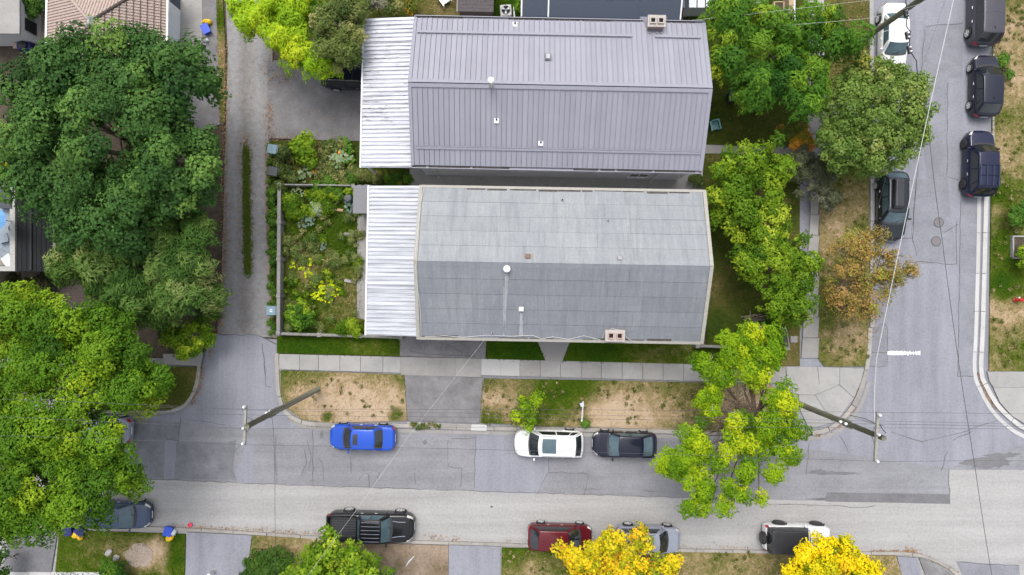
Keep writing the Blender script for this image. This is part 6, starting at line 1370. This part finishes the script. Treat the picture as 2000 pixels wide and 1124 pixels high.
shrub('leafy_shrub', 'yellow green shrub in the planter at the right edge', 'shrub', lob([(1998, 505, 22), (1994, 490, 14)], .9, .6), 'leaf_fresh', dens=1.0, tint=(.6, .2, .1))
shrub('evergreen_shrub', 'small dark shrub beside the branch pile', 'shrub', lob([(1520, 630, 20), (1500, 640, 14), (1450, 640, 10)], 1.0, .6), 'leaf_dark', dens=1.0)
shrub('weeds', 'weedy clump at the right gable corner of the houses', 'plant', lob([(1365, 355, 14), (1350, 350, 8)], .5, .35), 'leaf_olive', dens=1.0)
# garden planting
shrub('artichoke_plant', 'large pale green leafy plant below the parking pad', 'plant', lob([(598, 278, 22), (606, 296, 20), (588, 292, 18), (600, 312, 20)], 1.0, .6), 'leaf_fresh', dens=1.0, leaf=(.32, .14), clump=.36, tint=(.55, .15, .1))
def leafy_ground(name, label, spots, mat, size, n, cat='plant', zr=(.2, .5), tint=(.5, .2), base=.08, up=1.5):
    TREE_SEED[0] += 1; rng = np.random.default_rng(TREE_SEED[0]); po = []; cx, cy = W(spots[0][0], spots[0][1])
    for (px, py, r) in spots:
        m = max(2, int(n * (r / 28) ** 2 * 3.14)); a = rng.random(m) * 6.283; q = np.sqrt(rng.random(m)) * r / 28
        x, y = W(px, py); po.append(np.stack([x + q * np.cos(a) - cx, y + q * np.sin(a) - cy, rng.uniform(*zr, m)], 1))
    po = np.concatenate(po); n_ = len(po); t = thing(name, label, cat, (cx, cy, base))
    # rounded leaves: six sided, slightly cupped
    vs, fs, ti = [], [], []
    for p in po:
        s_ = size * rng.uniform(.7, 1.3); a0 = rng.random() * 6.28; nx, ny = rng.normal(0, .25, 2); o = len(vs); vs.append(tuple(p))
        for j in range(7):
            a = a0 + j * 6.283 / 8; r_ = s_ * (.5 if j % 2 else .42); vs.append((p[0] + r_ * math.cos(a), p[1] + r_ * math.sin(a), p[2] + nx * r_ * math.cos(a) + ny * r_ * math.sin(a) + .03))
        fs += [(o, o + j, o + j + 1) for j in range(1, 7)]; ti += [rng.normal(*tint)] * 8
    me = bpy.data.meshes.new('leaves'); me.from_pydata(vs, [], fs); at = me.attributes.new('tint', 'FLOAT', 'POINT'); at.data.foreach_set('value', np.clip(ti, 0, 1)); me.materials.append(MATS[mat]); link('leaves', me, t)
    st_ = MB()
    for p in po[::max(1, n_ // 60)]: st_.tube([(p[0] * .98, p[1] * .98, 0), tuple(p)], .008, 4, cap=False)
    st_.build('stems', 'leaf_stem', t); return t
plain('leaf_stem', (.10, .16, .04), .8)
leafy_ground('squash_plant', 'pale leaved squash patch with orange blossoms', [(640, 330, 18), (660, 318, 18), (620, 328, 16), (675, 310, 14), (600, 340, 12), (655, 300, 14), (595, 350, 10)], 'leaf_squash', .34, 14, tint=(.6, .25))
leafy_ground('squash_plant', 'darker green squash vines beside the upper canopy', [(672, 285, 16), (690, 290, 14), (655, 285, 12), (690, 310, 12), (695, 325, 10)], 'leaf_ivy', .32, 14, tint=(.6, .2))
leafy_ground('vine', 'yellow green vine trailing across the garden', [(575, 518, 7), (590, 522, 7), (605, 535, 9), (618, 550, 10), (630, 562, 12), (648, 552, 8), (640, 575, 16), (655, 568, 12), (620, 578, 9), (608, 515, 6), (612, 508, 6)], 'leaf_vine', .2, 40, tint=(.55, .22), zr=(.1, .3))
leafy_ground('kale_plant', 'blue green kale plants in the garden', [(598, 435, 10), (612, 432, 9), (592, 442, 6), (606, 424, 6)], 'leaf_kale', .26, 26)
leafy_ground('kale_plant', 'small kale clump in the middle of the garden', [(636, 478, 8), (630, 486, 5)], 'leaf_kale', .22, 26)
leafy_ground('kale_plant', 'blue green shrub beside the rain barrel', [(684, 402, 10), (690, 412, 6)], 'leaf_kale', .2, 50, zr=(.3, .7))
for i, (px, py) in enumerate(((642, 295), (663, 298), (614, 336), (630, 313), (616, 323))):
    t = thing('squash_blossom', ('leftmost of the two upper', 'rightmost of the two upper', 'lowest', 'middle', 'lower middle')[i] + ' orange blossoms among the squash leaves', 'flower', (*W(px, py, .5), .5), group='orange squash blossoms')
    m = MB(); m.add([(0, 0, 0)] + [(.13 * (1 if j % 2 else .6) * math.cos(j * .628), .13 * (1 if j % 2 else .6) * math.sin(j * .628), .06) for j in range(10)], [(0, j + 1, (j + 1) % 10 + 1) for j in range(10)]); m.build('petals', 'flower_orange', t); MB().tube([(0, 0, -.4), (0, 0, .01)], .01, 4).build('stem', 'leaf_stem', t)
leafy_ground('flower_clump', 'white flowering clump at the top of the garden', [(575, 385, 9), (590, 378, 9), (584, 372, 6)], 'leaf_squash', .12, 60, tint=(1.0, .2), zr=(.4, .6))
shrub('leafy_shrub', 'leafy olive clump by the garden fence', 'plant', lob([(570, 400, 20), (578, 418, 14), (560, 385, 14)], .6, .4), 'leaf_fresh', dens=1.0, tint=(.35, .2, .12))
shrub('leafy_shrub', 'bright green shrub in the lower garden corner', 'shrub', lob([(585, 600, 20), (590, 622, 24), (575, 618, 18), (605, 610, 14)], 1.0, .6), 'leaf_sumac', dens=1.0, tint=(.6, .2, .12))
shrub('leafy_shrub', 'rounded shrub at the corner of the lower canopy', 'shrub', lob([(688, 635, 20), (670, 640, 12), (700, 645, 14)], .9, .6), 'leaf_fresh', dens=1.0, tint=(.35, .2, .12))
shrub('leafy_shrub', 'low green plants along the top of the garden', 'plant', lob([(640, 355, 12), (660, 375, 14), (620, 368, 12), (690, 350, 10), (650, 365, 10)], .5, .3), 'leaf_ivy', dens=1.0, tint=(.6, .2, .12))
shrub('leafy_shrub', 'yellowish weeds below the upper canopy corner', 'plant', lob([(720, 346, 14), (740, 345, 12), (705, 342, 10)], .5, .3), 'leaf_olive', dens=1.0, leaf=(.25, .05))
shrub('leafy_shrub', 'green shrub in the gap between the canopies', 'shrub', lob([(778, 352, 14), (795, 354, 12), (762, 350, 10)], .9, .5), 'leaf_sumac', dens=1.0)
shrub('leafy_shrub', 'dark olive shrub beside the bins', 'shrub', lob([(556, 300, 16), (570, 290, 12), (560, 340, 18), (575, 348, 12), (552, 365, 12)], .8, .5), 'leaf_olive', dens=1.0, tint=(.25, .2, .12))
shrub('hedge', 'ivy hedge along the lane side of the garden fence', 'hedge', lob([(533, 375, 11), (534, 395, 11), (535, 415, 11), (535, 435, 11), (535, 455, 11), (536, 475, 10), (536, 495, 9), (536, 515, 8)], .5, .4), 'leaf_ivy', dens=1.0, clump=.22, leaf=(.12, .09))
shrub('leafy_shrub', 'grey green weeds in the middle garden', 'plant', lob([(600, 480, 14), (615, 488, 12), (565, 470, 12), (560, 490, 10), (645, 495, 8)], .4, .3), 'leaf_olive', dens=.7, tint=(.45, .2, .12))
shrub('spider_plant', 'pale spiky plant in the upper garden', 'plant', lob([(622, 408, 10), (616, 400, 8)], .4, .3), 'leaf_squash', dens=.8, leaf=(.45, .05), tint=(.9, .15, .1))
shrub('leafy_shrub', 'small green weed tuft at the white sign post', 'plant', lob([(1143, 828, 8)], .25, .2), 'leaf_ivy', dens=1.0)
shrub('leafy_shrub', 'green weed clump behind the black hatchback on the right', 'plant', lob([(1955, 120, 12), (1966, 147, 9)], .4, .3), 'leaf_ivy', dens=1.0)


def weeds(label, poly, n, mats, rr, zz, seed, gate=-.12):
    rnd = random.Random(seed); xs = [p[0] for p in poly]; ys = [p[1] for p in poly]; out = []
    while len(out) < n:
        px, py = rnd.uniform(min(xs), max(xs)), rnd.uniform(min(ys), max(ys))
        if mnoise.noise((px * .02 + seed, py * .02, 1.3)) > gate: out.append((px, py, rnd.uniform(*rr), rnd.uniform(*zz) + .1, rnd.uniform(*zz)))
    po, no, ti, ta, _ = crown_leaves(out, **mats[1])
    tag(link('weeds', leaf_mesh('weeds', po, no, mats[1]['leaf'][0], mats[1]['leaf'][1], ti, mats[0], seed)), label, 'weeds', kind='stuff')
GP = [(552, 370), (696, 368), (708, 640), (552, 645)]
weeds('tall olive weeds growing all over the fenced garden', GP, 60, ('leaf_olive', dict(leaf=(.2, .05), clump=.22, cov=.35, core=.7, tint=(.65, .25, .15))), (5, 11), (.05, .15), 61)
weeds('fresh green weeds scattered through the fenced garden', GP, 46, ('leaf_fresh', dict(leaf=(.16, .07), clump=.22, cov=.5, core=.6, tint=(.4, .25, .15))), (4, 10), (.05, .2), 62)
weeds('pale dry stalks scattered through the fenced garden', GP, 36, ('leaf_plume', dict(leaf=(.34, .025), clump=.3, cov=.4, core=.6, tint=(.8, .25, .15))), (5, 9), (.1, .3), 63)
weeds('dense green growth along the top of the fenced garden', [(552, 366), (690, 366), (690, 425), (552, 425)], 30, ('leaf_fresh', dict(leaf=(.17, .09), clump=.28, cov=.8, tint=(.5, .28, .15))), (6, 12), (.15, .4), 64)
weeds('mixed growth between the bins and the squash patch', [(540, 282), (700, 290), (700, 362), (540, 362)], 60, ('leaf_olive', dict(leaf=(.17, .07), clump=.28, cov=.7, tint=(.55, .28, .15))), (5, 12), (.1, .3), 65)
weeds('scattered green tufts on the bare left verge', [(552, 740), (788, 740), (790, 818), (580, 815)], 26, ('grass_blade', dict(leaf=(.12, .03), clump=.12, cov=.3, core=.7, tint=(.45, .22, .14))), (1, 4), (.02, .05), 66)
weeds('scattered green tufts on the patchy front verge', [(945, 745), (1360, 752), (1380, 832), (942, 822)], 130, ('grass_blade', dict(leaf=(.12, .03), clump=.12, cov=.3, core=.7, tint=(.45, .22, .14))), (1, 4), (.02, .05), 67)
weeds('scattered tufts on the dry verge of the side street', [(1604, 330), (1694, 330), (1694, 705), (1604, 705)], 90, ('grass_blade', dict(leaf=(.12, .03), clump=.12, cov=.3, core=.7, tint=(.45, .22, .14))), (1, 4), (.02, .05), 68)
weeds('scattered green tufts on the right edge verge', [(1944, 0), (2000, 0), (2000, 715), (1938, 715)], 130, ('grass_blade', dict(leaf=(.12, .03), clump=.12, cov=.3, core=.7, tint=(.45, .22, .14))), (1, 5), (.02, .05), 69)
weeds('scattered tufts on the lower verges', [(982, 1075), (1500, 1085), (1500, 1124), (982, 1124)], 70, ('grass_blade', dict(leaf=(.12, .03), clump=.12, cov=.3, core=.7, tint=(.45, .22, .14))), (1, 4), (.02, .05), 70)

litter('narrow green grass strip down the middle of the lane', [([(481, 290), (482, 400), (484, 530)], .10, 900), ([(481, 285), (485, 540)], .17, 200)], z=.0, size=.13, mat='grass_blade', name='grass_strip', cat='grass', tint=(.26, .16))
weeds('thin green weeds along the north gutter', [(800, 828), (940, 830), (940, 836), (800, 834)], 26, ('grass_blade', dict(leaf=(.12, .03), clump=.12, cov=.5, core=.6, tint=(.3, .2, .12))), (2, 4), (.0, .05), 72)
weeds('thin green weeds along the left edge of the lane verge', [(524, 280), (532, 280), (540, 650), (534, 650)], 90, ('leaf_ivy', dict(leaf=(.13, .06), clump=.16, cov=.6, core=.6, tint=(.5, .25, .12))), (2, 5), (.02, .08), 73, -2)
